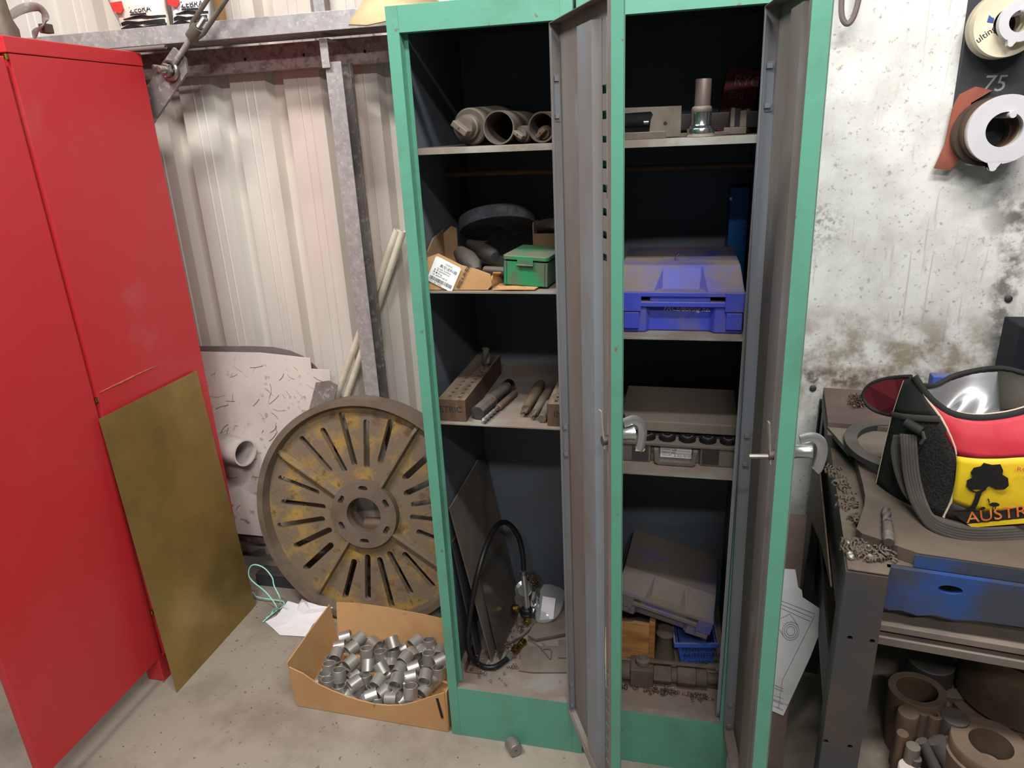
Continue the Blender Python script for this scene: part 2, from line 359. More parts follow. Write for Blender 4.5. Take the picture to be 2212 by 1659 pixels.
m = MB(); m.box(-.433, -.386, .673, .676, 0, 1.80); m.box(-.389, -.386, .658, .673, 0, 1.80); m.build('back_flange', 'galv_dull', p)
m = MB(); c0 = A(689, 84, 'y', .59); c1 = A(716, 146, 'y', .59); m.box(c0.x, c1.x-.004, .588, .594, c1.z, c0.z); m.box(c0.x, c1.x-.004, .594, .68, c0.z-.004, c0.z); m.build('clip', 'galv', p, bev=.001)
p = thing('steel_post', 'galvanised post continuing above the beam beside cardboard', 'post', (-.43, .69, 1.925))
m = MB(); c0 = A(677, 10, 'y', .70); c1 = A(700, 10, 'y', .70); m.box(c0.x, c1.x, .70, .703, 1.922, 2.6); m.build('front_flange', 'galv', p)
m = MB(); m.box(c1.x-.003, c1.x, .703, .738, 1.922, 2.6); m.build('web', 'galv_dull', p)
# ================================================================== red cabinet
X0 = -.96; rc = thing('red_cabinet', 'tall glossy red steel cabinet with one door swung open', 'cabinet', (-1.41, .28, 0))
m = MB(); m.box(X0-.02, X0, .055, .50, .09, 1.812); m.build('side_panel', 'red', rc, bev=.0008)
m = MB(); m.box(-1.86, X0-.02, .49, .50, .09, 1.85); m.build('back_panel', 'red', rc)
m = MB(); m.box(-1.86, -1.84, .055, .49, .09, 1.85); m.build('side_panel', 'red', rc)
m = MB(); m.box(-1.86, X0+.001, .048, .502, 1.814, 1.850); m.build('top_cap', 'red', rc, bev=.002)
m = MB(); m.box(-1.84, X0-.02, .06, .49, .09, .11); m.build('bottom_panel', 'red', rc)
for zz in (.5, .95, 1.4):
    m = MB(); m.box(-1.84, X0-.02, .08, .49, zz, zz+.02); m.build('shelf', 'red', rc)
for fx, fy in ((X0-.065, .03), (X0-.065, .43), (-1.86, .03), (-1.86, .43)):
    m = MB(); m.prism([(0, 0), (.06, 0), (.06, .05), (0, .05)], .089, Matrix.Translation((fx, fy, 0))); m.build('foot', 'red', rc, bev=.002)
d = MB(); HX, HY = X0-.004, .045
dr = Matrix.Translation((HX, HY, 0)) @ Matrix.Rotation(rad(.5), 4, 'Z')
d.box(-.022, 0, -.455, 0, .088, 1.806, dr); dd = d.build('door', 'red', rc, bev=.003)
m = MB(); m.box(-.03, -.022, -.44, -.02, .11, 1.78, dr); m.build('door_lining', 'red', dd)
for zz in (.25, .95, 1.805):
    m = MB(); m.lathe([(.005, 0), (.005, .012)], 10, Matrix.Translation((X0-.004, .05, zz-.006))); m.build('hinge_pin', 'brass_solid', rc)
m = MB(); m.box(-1.855, -1.412, .03, .052, .088, 1.806); m.build('door', 'red', rc, bev=.003)
# rub mark / rolled edge along the side
m = MB(); pth = [A(x, y, 'x', X0+.001) for x, y in ((214, 849), (240, 836), (262, 826), (290, 812), (318, 799), (342, 789))]
m.tube(pth, [.001, .002, .0026, .0022, .0018, .0008], 6); m.build('scuffed_dent', mat('dent', (206, 96, 84), .6, 0, (150, 96, 70), 60, .9), rc)
# ---- brass sheet leaning on it
m = MB(); b0 = V((-.893, -.006, 0.0)); b1 = V((-.888, .424, 0.0)); t0 = A(213, 905, 'x', -.952); t1 = A(424, 800, 'x', -.952)
nx = V((.0015, 0, .0))
m.add([b0, b1, t1, t0, b0+nx, b1+nx, t1+nx, t0+nx], [(0,1,2,3),(7,6,5,4),(0,4,5,1),(1,5,6,2),(2,6,7,3),(3,7,4,0)])
tag(m.build('brass_sheet', 'brass'), 'tall rectangular tarnished brass sheet leaning on the red cabinet', 'sheet')
# ---- things on the red cabinet and beam
m = MB(); ps = [A(px, py, 'y', yy) for px, py, yy in ((8, 62, .30), (14, 44, .33), (35, 26, .36), (60, 16, .39), (82, 16, .41), (96, 28, .42), (98, 44, .42), (92, 56, .40), (80, 68, .37), (72, 76, .34))]
ps[-1].z = max(ps[-1].z, 1.856)
m.tube(spline(ps, 6), .01, 10, True, (.012, .003, (0, 1, .3)))
st = thing('steel_strap', 'curved brown steel strap lying on top of red cabinet', 'strap', (-1.3, .36, 1.85)); m.build('band', 'galv_dull', st, angle=80)
m = MB(); q = A(100, 62, 'y', .42); m.cbox((q.x, q.y, q.z), (.022, .03, .024)); m.build('buckle', 'dusty_steel', st, bev=.002)
st = thing('machine_head', 'dusty brown casting at the far left above red cabinet', 'casting', (-1.36, .3, 1.85))
q = A(2, 40, 'y', .26); m = MB(); m.lathe([(.0, 0), (.034, 0), (.036, .05), (.026, .075), (.02, .16), (.0, .16)], 18, Matrix.Translation((q.x-.012, .27, 1.851)), False); m.build('body', 'dusty_steel', st)
m = MB(); m.lathe([(.012, 0), (.012, .2)], 12, Matrix.Translation((q.x-.004, .27, 2.01))); m.build('neck', 'galv_dull', st)
a = A(180, 88, 'y', .48); bb = A(357, 91, 'y', .48); a.z = bb.z = 1.8565; a.y = bb.y = .478; a.x = -1.25
m = MB(); m.pipe(.004, .006, (bb-a).length, 14, axis(a, bb-a)); tag(m.build('copper_tube', 'plate_brown'), 'thin reddish tube lying across the red cabinet top', 'tube')
def sack(pxs, lab, lean, white):
    # pillow shaped paper sack standing on the beam
    bl, br, tr, tl = [A(px, py, 'y', .60+lean*k) for k, (px, py) in zip((0, 0, 1, 1), pxs)]
    bl.z = br.z = 1.926
    hh = .30; tl = bl + (tl-bl).normalized()*hh; tr = br + (tr-br).normalized()*hh
    s = thing('paper_sack', lab, 'sack', (bl+br)/2)
    rows_f = []; rows_b = []; N = 10
    for i in range(N+1):
        v = i/N; L = bl.lerp(tl, v); R = br.lerp(tr, v); rf = []; rb = []
        for j in range(N+1):
            u = j/N; p = L.lerp(R, u); bu = .028*(sin(pi*u)**.6)*(min(1, v*4+.25)); w = .003*sin(23*u+11*v)*sin(17*v+3*u)
            rf.append(p+V((0, -bu+w, 0))); rb.append(p+V((0, bu*.8+.012, 0)))
        rows_f.append(rf); rows_b.append(rb)
    mm = MB(); mm.grid(rows_f); mm.grid(rows_b)
    mm.grid([[r[0] for r in rows_f], [r[0] for r in rows_b]]); mm.grid([[r[-1] for r in rows_f], [r[-1] for r in rows_b]]); mm.grid([rows_f[0], rows_b[0]])
    mm.build('bag', 'bag_film' if white else 'bag_paper', s, angle=60)
    def onf(u, v, off=.0015):
        i = min(int(v*N), N-1); j = min(int(u*N), N-1); fu = u*N-j; fv = v*N-i
        a_ = rows_f[i][j].lerp(rows_f[i][j+1], fu); b_ = rows_f[i+1][j].lerp(rows_f[i+1][j+1], fu); return a_.lerp(b_, fv)+V((0, -off, 0))
    return s, onf
def strip(onf, cl, hw, name, s, m_, off=.0015):
    # printed band: list of (u, v), half width function
    cs = [(cl[i][0]+(cl[i+1][0]-cl[i][0])*k/6, cl[i][1]+(cl[i+1][1]-cl[i][1])*k/6, hw[i]+(hw[i+1]-hw[i])*k/6) for i in range(len(cl)-1) for k in range(6)] + [(cl[-1][0], cl[-1][1], hw[-1])]
    mm = MB(); mm.grid([[onf(max(0, min(1, u)), max(0, v-h), off) for u, v, h in cs], [onf(max(0, min(1, u)), min(1, v+h), off) for u, v, h in cs]]); mm.build(name, m_, s)
for pxs, lab, ln, wh, U in ((((262, 58), (360, 47), (338, -80), (205, -60)), 'zebra printed paper sack nearest the red cabinet on the beam', .02, False, 0),
                         (((372, 46), (448, 36), (445, -90), (362, -80)), 'zebra printed sack in clear film beside the turnbuckle', .03, True, 1)):
    s, onf = sack(pxs, lab, ln, wh)
    for cl, hw in (([(.0, .012), (.3, .03), (.55, .008), (1, .016)], [.012, .018, .010, .012]), ([(.02, .055), (.25, .066), (.5, .05), (.98, .058)], [.012, .019, .014, .016]), ([(.2, .098), (.5, .104), (.8, .092), (1, .10)], [.005, .013, .013, .010]), ([(.55, .028), (.8, .034), (1, .034)], [.002, .007, .005])):
        strip(onf, cl, hw, 'stripe', s, 'decal_black')
    M_ = frame(onf(.42, .145, .006), onf(.9, .145)-onf(.42, .145), z=(0, -1, .1))
    mm = MB(); mm.text('ZEBRA', .023, M_, .0008); mm.build('lettering', 'decal_black', s)
    mm = MB(); mm.box(.002, .052, -.008, -.003, 0, .0008, M_); mm.build('underline_bar', 'decal_black', s)
    mm = MB(); mm.prism([(-.02, .02), (.02, .022), (.024, .0), (.012, -.012), (.002, -.008), (-.014, -.004)], .0008, frame(onf(.2, .19, .006), (1, 0, 0), z=(0, -1, .1))); mm.build('red_dot', 'ink_red', s)
m = MB(); q = A(446, 20, 'y', .66); m.box(q.x+.002, q.x+.014, .70, .735, 1.923, 2.25); tag(m.build('cardboard_strip', 'cardboard'), 'narrow upright brown cardboard edge behind the sacks', 'cardboard')
# cardboard on the locker top, overhanging to the left
pts = [A(px, py, 'z', 1.836) for px, py in ((757, 55), (800, 50), (836, 45))]
m = MB(); L0 = A(758, 55, 'y', .26); 
cb = [(-.19, .262, 1.838), (-.10, .254, 1.843), (0, .25, 1.84), (.3, .02, 1.842), (.3, .46, 1.85), (-.02, .47, 1.86), (-.2, .45, 1.935)]
rows = [[V((-.197, .262, 1.842)), V((-.15, .258, 1.837)), V((-.10, .254, 1.842)), V((0, .20, 1.838)), V((.15, .1, 1.836)), V((.33, .03, 1.836))],
        [V((-.20, .36, 1.90)), V((-.15, .36, 1.90)), V((-.10, .36, 1.885)), V((0, .36, 1.86)), V((.15, .3, 1.845)), V((.33, .3, 1.84))],
        [V((-.20, .47, 1.955)), V((-.15, .47, 1.95)), V((-.10, .47, 1.93)), V((0, .47, 1.89)), V((.15, .47, 1.86)), V((.33, .47, 1.85))]]
m.grid(rows); tag(m.build('cardboard_sheet', 'cardboard_top', solid=.004), 'bent tan cardboard sheet lying on top of the green lockers', 'cardboard')
# ---- bracing strap and turnbuckle
tb = thing('brace_turnbuckle', 'rusty brace strap with bolted turnbuckle rising past the beam', 'brace', A(370, 150, 'y', .53))
Yb = .525
e0 = A(372, 152, 'y', Yb); e1 = A(470, 5, 'y', Yb-.02); ax = (e1-e0).normalized(); zf = V((0, -1, .05))
F = frame(e0, ax, z=zf) @ Matrix.Scale(1.15, 4)
m = MB(); c_ = [(-.45, -.036), (.03, -.034), (.052, -.01), (.046, .03), (-.45, .04)]; m.prism(c_, .008, F @ Matrix.Translation((0, 0, -.008))); m.build('strap_plate', 'galv_dull', tb, bev=.001)
m = MB(); m.lathe([(.0, 0), (.024, 0), (.024, .003), (.0, .003)], 24, F, False); m.build('washer', 'steel', tb)
m = MB(); m.prism(circ(.0165, 6), .014, F @ Matrix.Translation((0, 0, .012))); m.build('nut', 'steel', tb, bev=.0015)
m = MB(); m.lathe([(.0085, .003), (.0085, .04), (.006, .044), (0, .044)], 16, F); m.build('bolt', 'steel', tb)
m = MB(); m.tube([F @ V((cos(a)*.021, sin(a)*.021, .008)) for a in [2*pi*k/24 for k in range(25)]], .006, 10); m.build('eye', 'steel', tb)
m = MB(); m.tube([F @ V((-.012, .02, .006)), F @ V((-.018, .026, .03))], .006, 10); m.build('pin', 'steel', tb)
m = MB()
def threaded(mb, a, b, r, pitch=.0028):
    nn = max(3, int((b-a).length/pitch)); P = []; R = []
    for k in range(nn*2+1): P.append(a.lerp(b, k/(nn*2))); R.append(r if k % 2 else r*.88)
    mb.tube(P, R, 12)
threaded(m, F @ V((.022, 0, .008)), F @ V((.112, 0, .008)), .008); m.build('threaded_rod', 'galv_dull', tb)
m = MB(); threaded(m, F @ V((.142, 0, .008)), F @ V((.172, 0, .008)), .008); m.build('threaded_end', 'steel', tb)
m = MB(); m.pipe(.0085, .016, .034, 16, F @ Matrix.Translation((.108, 0, .008)) @ Matrix.Rotation(pi/2, 4, 'Y')); m.build('collar', 'dusty_steel', tb)
for sg in (-1, 1):
    m = MB(); m.tube([F @ V((.125, .014*sg, .008)), F @ V((.142, .0185*sg, .008)), F @ V((.60, .0185*sg, .008))], .0062, 10); m.build('side_bar', 'dusty_steel', tb)
# ================================================================== lockers
def locker(x0, x1, label, shelves, lean, hx, th, wid, T, doorlabel):
    lk = thing('green_locker', label, 'locker', ((x0+x1)/2, .25, 0)); H = 1.83; D = .495; t = .0015
    for s in (x0, x1-t):
        m = MB(); m.box(s, s+t, .002, D, .0, H); m.build('side_panel', 'inner_paint', lk)
    for s in (x0-.0008, x1+.0001):
        m = MB(); m.box(s, s+.0007, .002, D, .0, H); m.build('outer_side', 'green', lk)
    m = MB(); m.box(x0+t, x1-t, D-t, D, .0, H); m.build('back_panel', 'inner_paint', lk)
    m = MB(); m.box(x0+t, x1-t, .02, D-t, H-.003, H-.0005); m.build('top_panel', 'inner_paint', lk)
    m = MB(); m.box(x0+t, x1-t, .02, D-t, .150, .1525); m.build('base_panel', 'shelf_paint', lk)
    for a, b, jb in ((x0, x0+.0255, 1), (x1-.0235, x1, -1)):
        m = MB(); m.box(a, b, -.001, .0005, 0, H); st = m.build('stile', 'green', lk, bev=.0004)
        e = b if jb > 0 else a
        m = MB(); m.box(min(e, e-jb*.0015), max(e, e-jb*.0015), .0005, .026, .168, 1.782); m.box(min(e, e+jb*.008), max(e, e+jb*.008), .0245, .026, .168, 1.782); m.build('jamb', 'green' if jb > 0 else 'grey_paint', st)
    m = MB(); m.box(x0+.0255, x1-.0235, -.0005, .0008, 1.782, H); m.box(x0+.0255, x1-.0235, .0008, .02, 1.782, 1.7835); m.build('top_rail', 'green', lk, bev=.0004)
    m = MB(); m.box(x0+.0255, x1-.0235, -.0005, .0008, 0, .168); k = m.build('kick_plate', 'green', lk, bev=.0004)
    m = MB(); m.box(x0+.0255, x1-.0235, .0009, .020, .1665, .168); m.box(x0+.0255, x1-.0235, .0185, .020, .1526, .1665); m.build('sill', 'shelf_paint', k)
    for z, lip in shelves:
        m = MB(); m.box(x0+.004, x1-.004, .03, D-.004, z-.0015, z); m.box(x0+.004, x1-.004, .028, .030, z-lip, z); m.box(x0+.004, x0+.0055, .03, D-.004, z-lip, z-.0015)
        m.build('shelf', 'shelf_paint', lk, bev=.0004)
    # ---- door, hinged on the right and swung open
    z0, z1 = .155, 1.777
    Mh = Matrix.Translation((hx, -.003-T*sin(th), .96)) @ Matrix.Rotation(rad(lean), 4, 'Y') @ Matrix.Translation((0, 0, -.96))
    F = Mh @ frame((0, 0, 0), (sin(th), -cos(th), 0), z=(0, 0, 1))
    Fi = F.inverted()
    n = (F.to_3x3() @ V((0, 1, 0)))
    def dl(px, py, y=T): q = Fi @ AP(px, py, F @ V((0, y, 0)), n); return q.x, q.z
    lz = [z1-.135-.0385*k for k in range(8)] + [z0+.075+.036*k for k in range(8)]
    la, lb = wid*.36, wid*.80
    hs = []
    for z in lz: hs.append([(la, z), (lb, z), (lb, z+.011), (lb-.004, z+.013), (la+.004, z+.013), (la, z+.011)])
    Ms = F @ Matrix(((1, 0, 0, 0), (0, 0, -1, T), (0, 1, 0, 0), (0, 0, 0, 1)))
    m = MB(); m.holes([(0, z0), (wid, z0), (wid, z1), (0, z1)], hs, .0012, Ms); door = m.build('door', 'door_inner', lk)
    m = MB(); m.holes([(0, z0), (wid, z0), (wid, z1), (0, z1)], hs, .0006, Ms @ Matrix.Translation((0, 0, -.0008))); m.build('outer_skin', 'green', door)
    m = MB(); m.box(wid-.0012, wid, 0, T, z0, z1, F); m.build('free_edge', 'green', door, bev=.0004)
    m = MB(); m.box(wid-.016, wid-.0012, 0, .0012, z0, z1, F); m.build('edge_return', 'door_inner', door)
    m = MB(); m.box(0, .0012, 0, T-.001, z0, z1, F); m.box(.0012, .012, 0, .0012, z0+.01, z1-.01, F); m.build('hinge_edge', 'grey_paint', door, bev=.0003)
    m = MB(); m.box(.0012, wid-.0012, .0, T-.001, z0, z0+.0012, F); m.box(.0012, wid-.0012, 0, .0012, z0+.0012, z0+.014, F); m.build('bottom_edge', 'shelf_paint', door)
    m = MB(); m.box(.0012, wid-.0012, .0, T-.001, z1-.0012, z1, F); m.build('top_edge', 'door_inner', door)
    a, b = wid*.42, wid*.68
    m = MB(); dp = .012
    pr = [(a-.012, T-.0012), (a, T-.0012), (a+.006, T-dp), (b-.006, T-dp), (b, T-.0012), (b+.012, T-.0012), (b+.012, T-.0024), (b+.001, T-.0024), (b-.005, T-dp-.0012), (a+.005, T-dp-.0012), (a-.001, T-.0024), (a-.012, T-.0024)]
    m.prism(pr, z1-z0-.05, F @ Matrix.Translation((0, 0, z0+.025))); m.build('stiffener', 'grey_paint' if T < .024 else 'door_inner', door)
    for z in lz:
        m = MB(); y = T+.001
        m.add([(la, y, z+.013), (lb, y, z+.013), (lb, y+.006, z+.002), (la, y+.006, z+.002), (la, y, z), (lb, y, z)], [(0, 1, 2, 3), (0, 3, 4), (1, 5, 2)], F); m.build('louvre_hood', 'green', door)
    m = MB(); rx = wid*.865; m.lathe([(.0028, 0), (.0028, z1-.03-.93)], 10, F @ Matrix.Translation((rx, T*.55, .93))); m.build('locking_rod', 'shelf_paint', door)
    for z in (z1-.13, .93, z0+.05):
        m = MB(); m.box(-.003, .001, T*.4, T*.8, z-.04, z+.04, F); m.box(.0012, .003, T*.35, T*.85, z-.042, z+.042, F)
        for zz in (z-.036, z+.03): m.box(.001, .007, T*.3, T*.7, zz, zz+.008, F)
        m.build('hinge', 'grey_paint', door, bev=.0006)
    if T < .024:
        m = MB(); qs = [F @ V((wid*.735, T-.0014, z)) for z in (.60, .56, .52, .49, .44)]; m.tube(qs, [.0004, .0014, .0018, .0012, .0004], 5); m.build('scratch_mark', 'ring_cream', door)
    hz = 1.058
    # inside latch lever
    m = MB(); lx = wid*.90
    m.add([(lx-.006, -.004, hz-.012), (lx+.008, -.004, hz-.016), (lx+.006, -.010, hz+.06), (lx-.001, -.012, hz+.062), (lx-.006, -.001, hz-.012), (lx+.008, -.001, hz-.016), (lx+.006, -.007, hz+.06), (lx-.001, -.009, hz+.062)],
          [(0, 1, 2, 3), (7, 6, 5, 4), (0, 4, 5, 1), (1, 5, 6, 2), (2, 6, 7, 3), (3, 7, 4, 0)], F); lev = m.build('latch_lever', 'shelf_paint', door, bev=.001)
    m = MB(); m.lathe([(.009, 0), (.009, .02)], 16, F @ Matrix.Translation((lx+.001, -.006, hz)) @ Matrix.Rotation(-pi/2, 4, 'X')); m.build('latch_boss', 'dusty_steel', door)
    if T > .024:
        m = MB(); m.tube([F @ V((lx, -.006, hz-.004)), F @ V((lx-.004, -.036, hz-.006))], .0042, 10); m.build('latch_pin', 'steel', lev)
    # chrome handle outside
    hd = MB(); o = F @ V((wid*.86, T+.001, hz)); yd = (F.to_3x3() @ V((0, 1, 0))); xd = F.to_3x3() @ V((1, 0, 0)); up = V((0, 0, 1))
    hd.lathe([(.019, 0), (.019, .004), (.014, .007), (.0115, .014), (.0115, .032), (.014, .038), (.0, .042)], 24, axis(o, yd)); h = hd.build('handle', 'zinc', door)
    m = MB(); e = o + yd*.034
    m.tube(spline([e - yd*.016 + up*.022, e + up*.026 + yd*.004, e + up*.016 + yd*.018, e + yd*.022 - up*.004, e + yd*.018 - up*.030, e+yd*.014-up*.036], 6), .006, 12, True, (.0095, .0045, tuple(xd)))
    m.build('handle_grip', 'zinc', h)
    return lk
lockerL = locker(0, .3665, 'left green steel locker holding arbors, wooden drill block and gas hose', ((1.565, .012), (1.262, .004), (.943, .004)), -.3, .328, rad(26), .322, .021, '')
lockerR = locker(.3735, .7395, 'right green steel locker holding blue cases and collet set', ((1.565, .014), (1.166, .005), (.842, .004)), -.75, .7135, rad(5.3), .322, .027, '')
for x0, lk in ((0, lockerL), (.3735, lockerR)):
    m = MB(); m.tube([V((x0+.002, .30, 1.497)), V((x0+.364, .30, 1.497))], .007, 12); m.build('hanging_rod', 'brown_steel', lk)
# ================================================================== faceplate wheel
R0 = .40; bc = V((-.430, .393, .001)); tilt = rad(9.8)
Fw = Matrix.Translation(bc) @ Matrix.Rotation(-tilt, 4, 'X') @ Matrix.Translation((0, 0, R0)) @ Matrix.Rotation(pi/2, 4, 'X')  # local z -> -y (front)
wh = thing('faceplate_wheel', 'large slotted cast iron faceplate wheel with flaking yellow paint', 'wheel', bc)
m = MB(); m.lathe([(R0-.022, .0), (R0, -.0), (R0, -.068), (R0-.012, -.068), (R0-.03, -.06), (R0-.03, -.03), (R0-.022, -.008), (R0-.022, 0)], 96, Fw, False); m.build('rim', 'wheel_rim', wh)
sl = []
RA = [rad(148), rad(58), rad(-122), rad(-32)]
for q in range(4):
    for k in range(5):
        a = RA[0] - q*pi/2 - rad(90)*(k+1)/6
        r0, r1 = (.165, .315) if k % 2 else (.195, .335)
        if k == 2: r0, r1 = .175, .345
        sl.append(slot2((r0*cos(a), r0*sin(a)), (r1*cos(a), r1*sin(a)), .0105))
m = MB(); m.holes(circ(R0-.025, 96), sl + [circ(.062, 40)], .022, Fw @ Matrix.Translation((0, 0, -.055))); m.build('web_plate', 'wheel_cast', wh, bev=.003)
kh = []
for k in range(6):
    a = rad(90+60*k); c = (.094*cos(a), .094*sin(a)); kh.append(slot2((.094*cos(a-.1), .094*sin(a-.1)), (.094*cos(a+.07), .094*sin(a+.07)), .0085))
m = MB(); m.holes(circ(.118, 64), kh + [circ(.0615, 48)], .03, Fw @ Matrix.Translation((0, 0, -.034))); m.build('hub_ring', 'wheel_rim', wh, bev=.002)
m = MB(); m.pipe(.062, .072, .05, 40, Fw @ Matrix.Translation((0, 0, -.082))); m.build('hub_boss', 'wheel_rim', wh)
for a in RA:
    Mr = Fw @ Matrix.Rotation(a, 4, 'Z'); m = MB()
    m.add([(.10, -.009, -.034), (.376, -.009, -.034), (.376, .009, -.034), (.10, .009, -.034), (.10, -.005, -.006), (.34, -.005, -.008), (.374, -.006, -.022), (.374, .006, -.022), (.34, .005, -.008), (.10, .005, -.006)],
          [(0, 3, 2, 1), (0, 1, 6, 5, 4), (2, 3, 9, 8, 7), (4, 5, 8, 9), (5, 6, 7, 8), (1, 2, 7, 6), (0, 4, 9, 3)], Mr); m.build('rib', 'wheel_cast', wh, bev=.002)
# ---- things leaning behind the wheel
def slab(name, pts, t, m_, label, cat, ny=(0, 1, 0), bev=0):
    mm = MB(); n_ = len(pts); tv = V(ny).normalized()*t; P = [V(p) for p in pts] + [V(p)+tv for p in pts]
    mm.add(P, [list(range(n_)), list(range(n_, 2*n_))[::-1]] + [(i, n_+i, n_+(i+1) % n_, (i+1) % n_) for i in range(n_)])
    return tag(mm.build(name, m_, bev=bev), label, cat)
def leanpl(y0, z0, y1, z1): # plane leaning: at height z0 depth y0, at z1 depth y1
    d = V((0, y1-y0, z1-z0)).normalized(); return V((0, y0, z0)), V((0, d.z, -d.y))
P0, N0 = leanpl(.60, .176, .655, .82)
Q = lambda px, py: AP(px, py, P0, N0)
bl_ = Q(350, 1075); 
board = [V((-1.45, .60, .177)), V((-.62, .602, .177)), Q(716, 880), Q(713, 800), Q(672, 797), Q(670, 774), Q(560, 762), Q(432, 760), Q(300, 758)]
board[0] = V((-1.45, Q(430, 1100).y, .178))
wbd = slab('white_board', board, .004, 'board_white', 'scratched white painted board leaning on the wall behind wheel', 'board')
rs_ = random.Random(11); m = MB()
for k in range(90):
    x_, y_ = rs_.uniform(440, 690), rs_.uniform(785, 1120); a_ = rs_.uniform(0, pi); l_ = rs_.uniform(6, 34); c_ = rs_.uniform(-.5, .5)
    pts_ = [AP(x_+cos(a_+c_*t)*l_*t, y_+sin(a_+c_*t)*l_*t, P0+V((0, -.0006, 0)), N0) for t in (0, .33, .66, 1)]
    m.tube(pts_, rs_.uniform(.0003, .0011), 4)
m.build('scratch_marks', mat('scratch', (112, 94, 84), .8), wbd)
P1, N1 = leanpl(.61, .176, .675, .86)
Q = lambda px, py: AP(px, py, P1, N1)
arc = [Q(*p) for p in ((545, 748), (590, 750), (625, 757), (655, 770), (680, 790), (700, 815), (716, 850), (722, 900))]
slab('dark_plate', [V((-1.6, .612, .178)), V((-.66, .612, .178))] + arc[::-1] + [Q(430, 748), Q(300, 746)], .003, 'plate_brown', 'dark round cornered plate leaning behind the white board', 'plate')
# pvc pipe lying on the white board's foot, end towards the wheel
e = A(530, 978, 'y', .56); pp = thing('pvc_pipe', 'short fat white plastic pipe poking out behind brass sheet', 'pipe', (e.x-.2, e.y, e.z))
dv = V((1, -.30, .02)).normalized(); m = MB(); m.pipe(.043, .049, .30, 40, axis(e-dv*.30, dv)); m.build('tube', 'pvc', pp)
hold = MB(); hold.tube([e-dv*.22+V((0, .045, .0)), e-dv*.22+V((0, .09, .0))], .008, 10); hold.build('bracket', 'galv_dull', pp)
# grey folded channel piece
P2, N2 = leanpl(.602, .3, .617, .75)
Q = lambda px, py, o=0: AP(px, py, P2 - V((0, o, 0)), N2)
pr = [Q(683, 826, 0), Q(711, 822, .014), Q(730, 832, .014)]; dn = (Q(668, 885, .01)-Q(683, 826, 0)).normalized()
m = MB(); m.grid([pr, [p + dn*.52 for p in pr]], False); tag(m.build('folded_channel', 'galv_dull', solid=.003), 'grey folded steel offcut standing beside the white poles', 'offcut')
# two white tubes
for k, (p, q) in enumerate((((858, 497), (726, 860)), ((871, 499), (748, 860)))):
    a = A(*p, 'y', .703); b = A(*q, 'y', .70); d = (b-a).normalized(); b = a + d*((a.z-.182)/-d.z)
    m = MB(); m.pipe(.0085, .0115, (b-a).length, 20, axis(b, a-b))
    tag(m.build('white_tube', 'pipe_white'), ('left' if k == 0 else 'right') + ' one of two slim white tubes leaning behind the post', 'tube', 'white tubes behind the post')
# pipe seen through the hub
a = A(790, 1130, 'y', .53); m = MB(); m.pipe(.017, .022, .16, 24, axis(a, (1, .1, -.02))); 
sp = thing('steel_pipe', 'short brown steel pipe seen through the wheel hub', 'pipe', a); m.build('tube', 'brown_steel', sp)
m = MB(); m.box(a.x+.10, a.x+.14, .56, .57, 0.0, a.z+.1); m.box(a.x+.10, a.x+.14, .54, .56, a.z-.03, a.z-.024); m.build('stand', 'dark_steel', sp)
m = MB(); m.box(-.95, -.05, .54, .60, 0, .05); tag(m.build('timber_offcut', 'dark_steel'), 'dark dirty bar lying on floor along wall behind wheel', 'bar')
# ================================================================== floor in front of the wheel
# cyan string
ps = [A(px, py, 'z', z) for px, py, z in ((541, 1303, .012), (530, 1298, .012), (545, 1280, .02), (557, 1290, .02), (600, 1297, .012), (612, 1300, .008), (613, 1308, .006), (600, 1318, .006), (575, 1335, .006))]
m = MB(); m.tube(spline(ps, 6), .0022, 8); q = thing('cyan_string', 'loop of pale cyan string on the floor beside brass sheet', 'string', ps[4]); m.build('strand', 'string', q)
ps = [A(567, 1344, 'z', .004), A(585, 1328, 'z', .01), A(590, 1318, 'z', .02), A(597, 1310, 'y', .36), A(575, 1280, 'y', .38), A(545, 1255, 'y', .40), A(537, 1240, 'y', .40), A(541, 1224, 'y', .40), A(553, 1220, 'y', .40), A(572, 1228, 'y', .40), A(588, 1248, 'y', .39), A(592, 1265, 'y', .38), A(605, 1293, 'y', .36), A(603, 1312, 'z', .02), A(590, 1325, 'z', .01), A(582, 1331, 'z', .006)]
m = MB(); m.tube(spline(ps, 6), .0022, 8); m.build('loop', 'string', q)
# crumpled paper
def ppx(px, py, z): return A(px, py, 'z', z)
rows = [[ppx(573, 1343, .002), ppx(590, 1358, .004), ppx(605, 1372, .003), ppx(660, 1375, .003)],
        [ppx(598, 1330, .02), ppx(622, 1345, .016), ppx(640, 1352, .012), ppx(675, 1350, .012)],
        [ppx(622, 1298, .05), ppx(640, 1318, .035), ppx(655, 1328, .03), ppx(690, 1335, .03)],
        [ppx(645, 1305, .045), ppx(655, 1300, .06), ppx(668, 1315, .05), ppx(705, 1320, .04)],
        [ppx(652, 1294, .075), ppx(664, 1300, .07), ppx(690, 1308, .055), ppx(720, 1312, .05)]]
m = MB(); m.grid(rows, False); tag(m.build('crumpled_paper', 'paper', solid=.0008), 'crumpled sheet of white paper behind the cardboard box', 'paper')
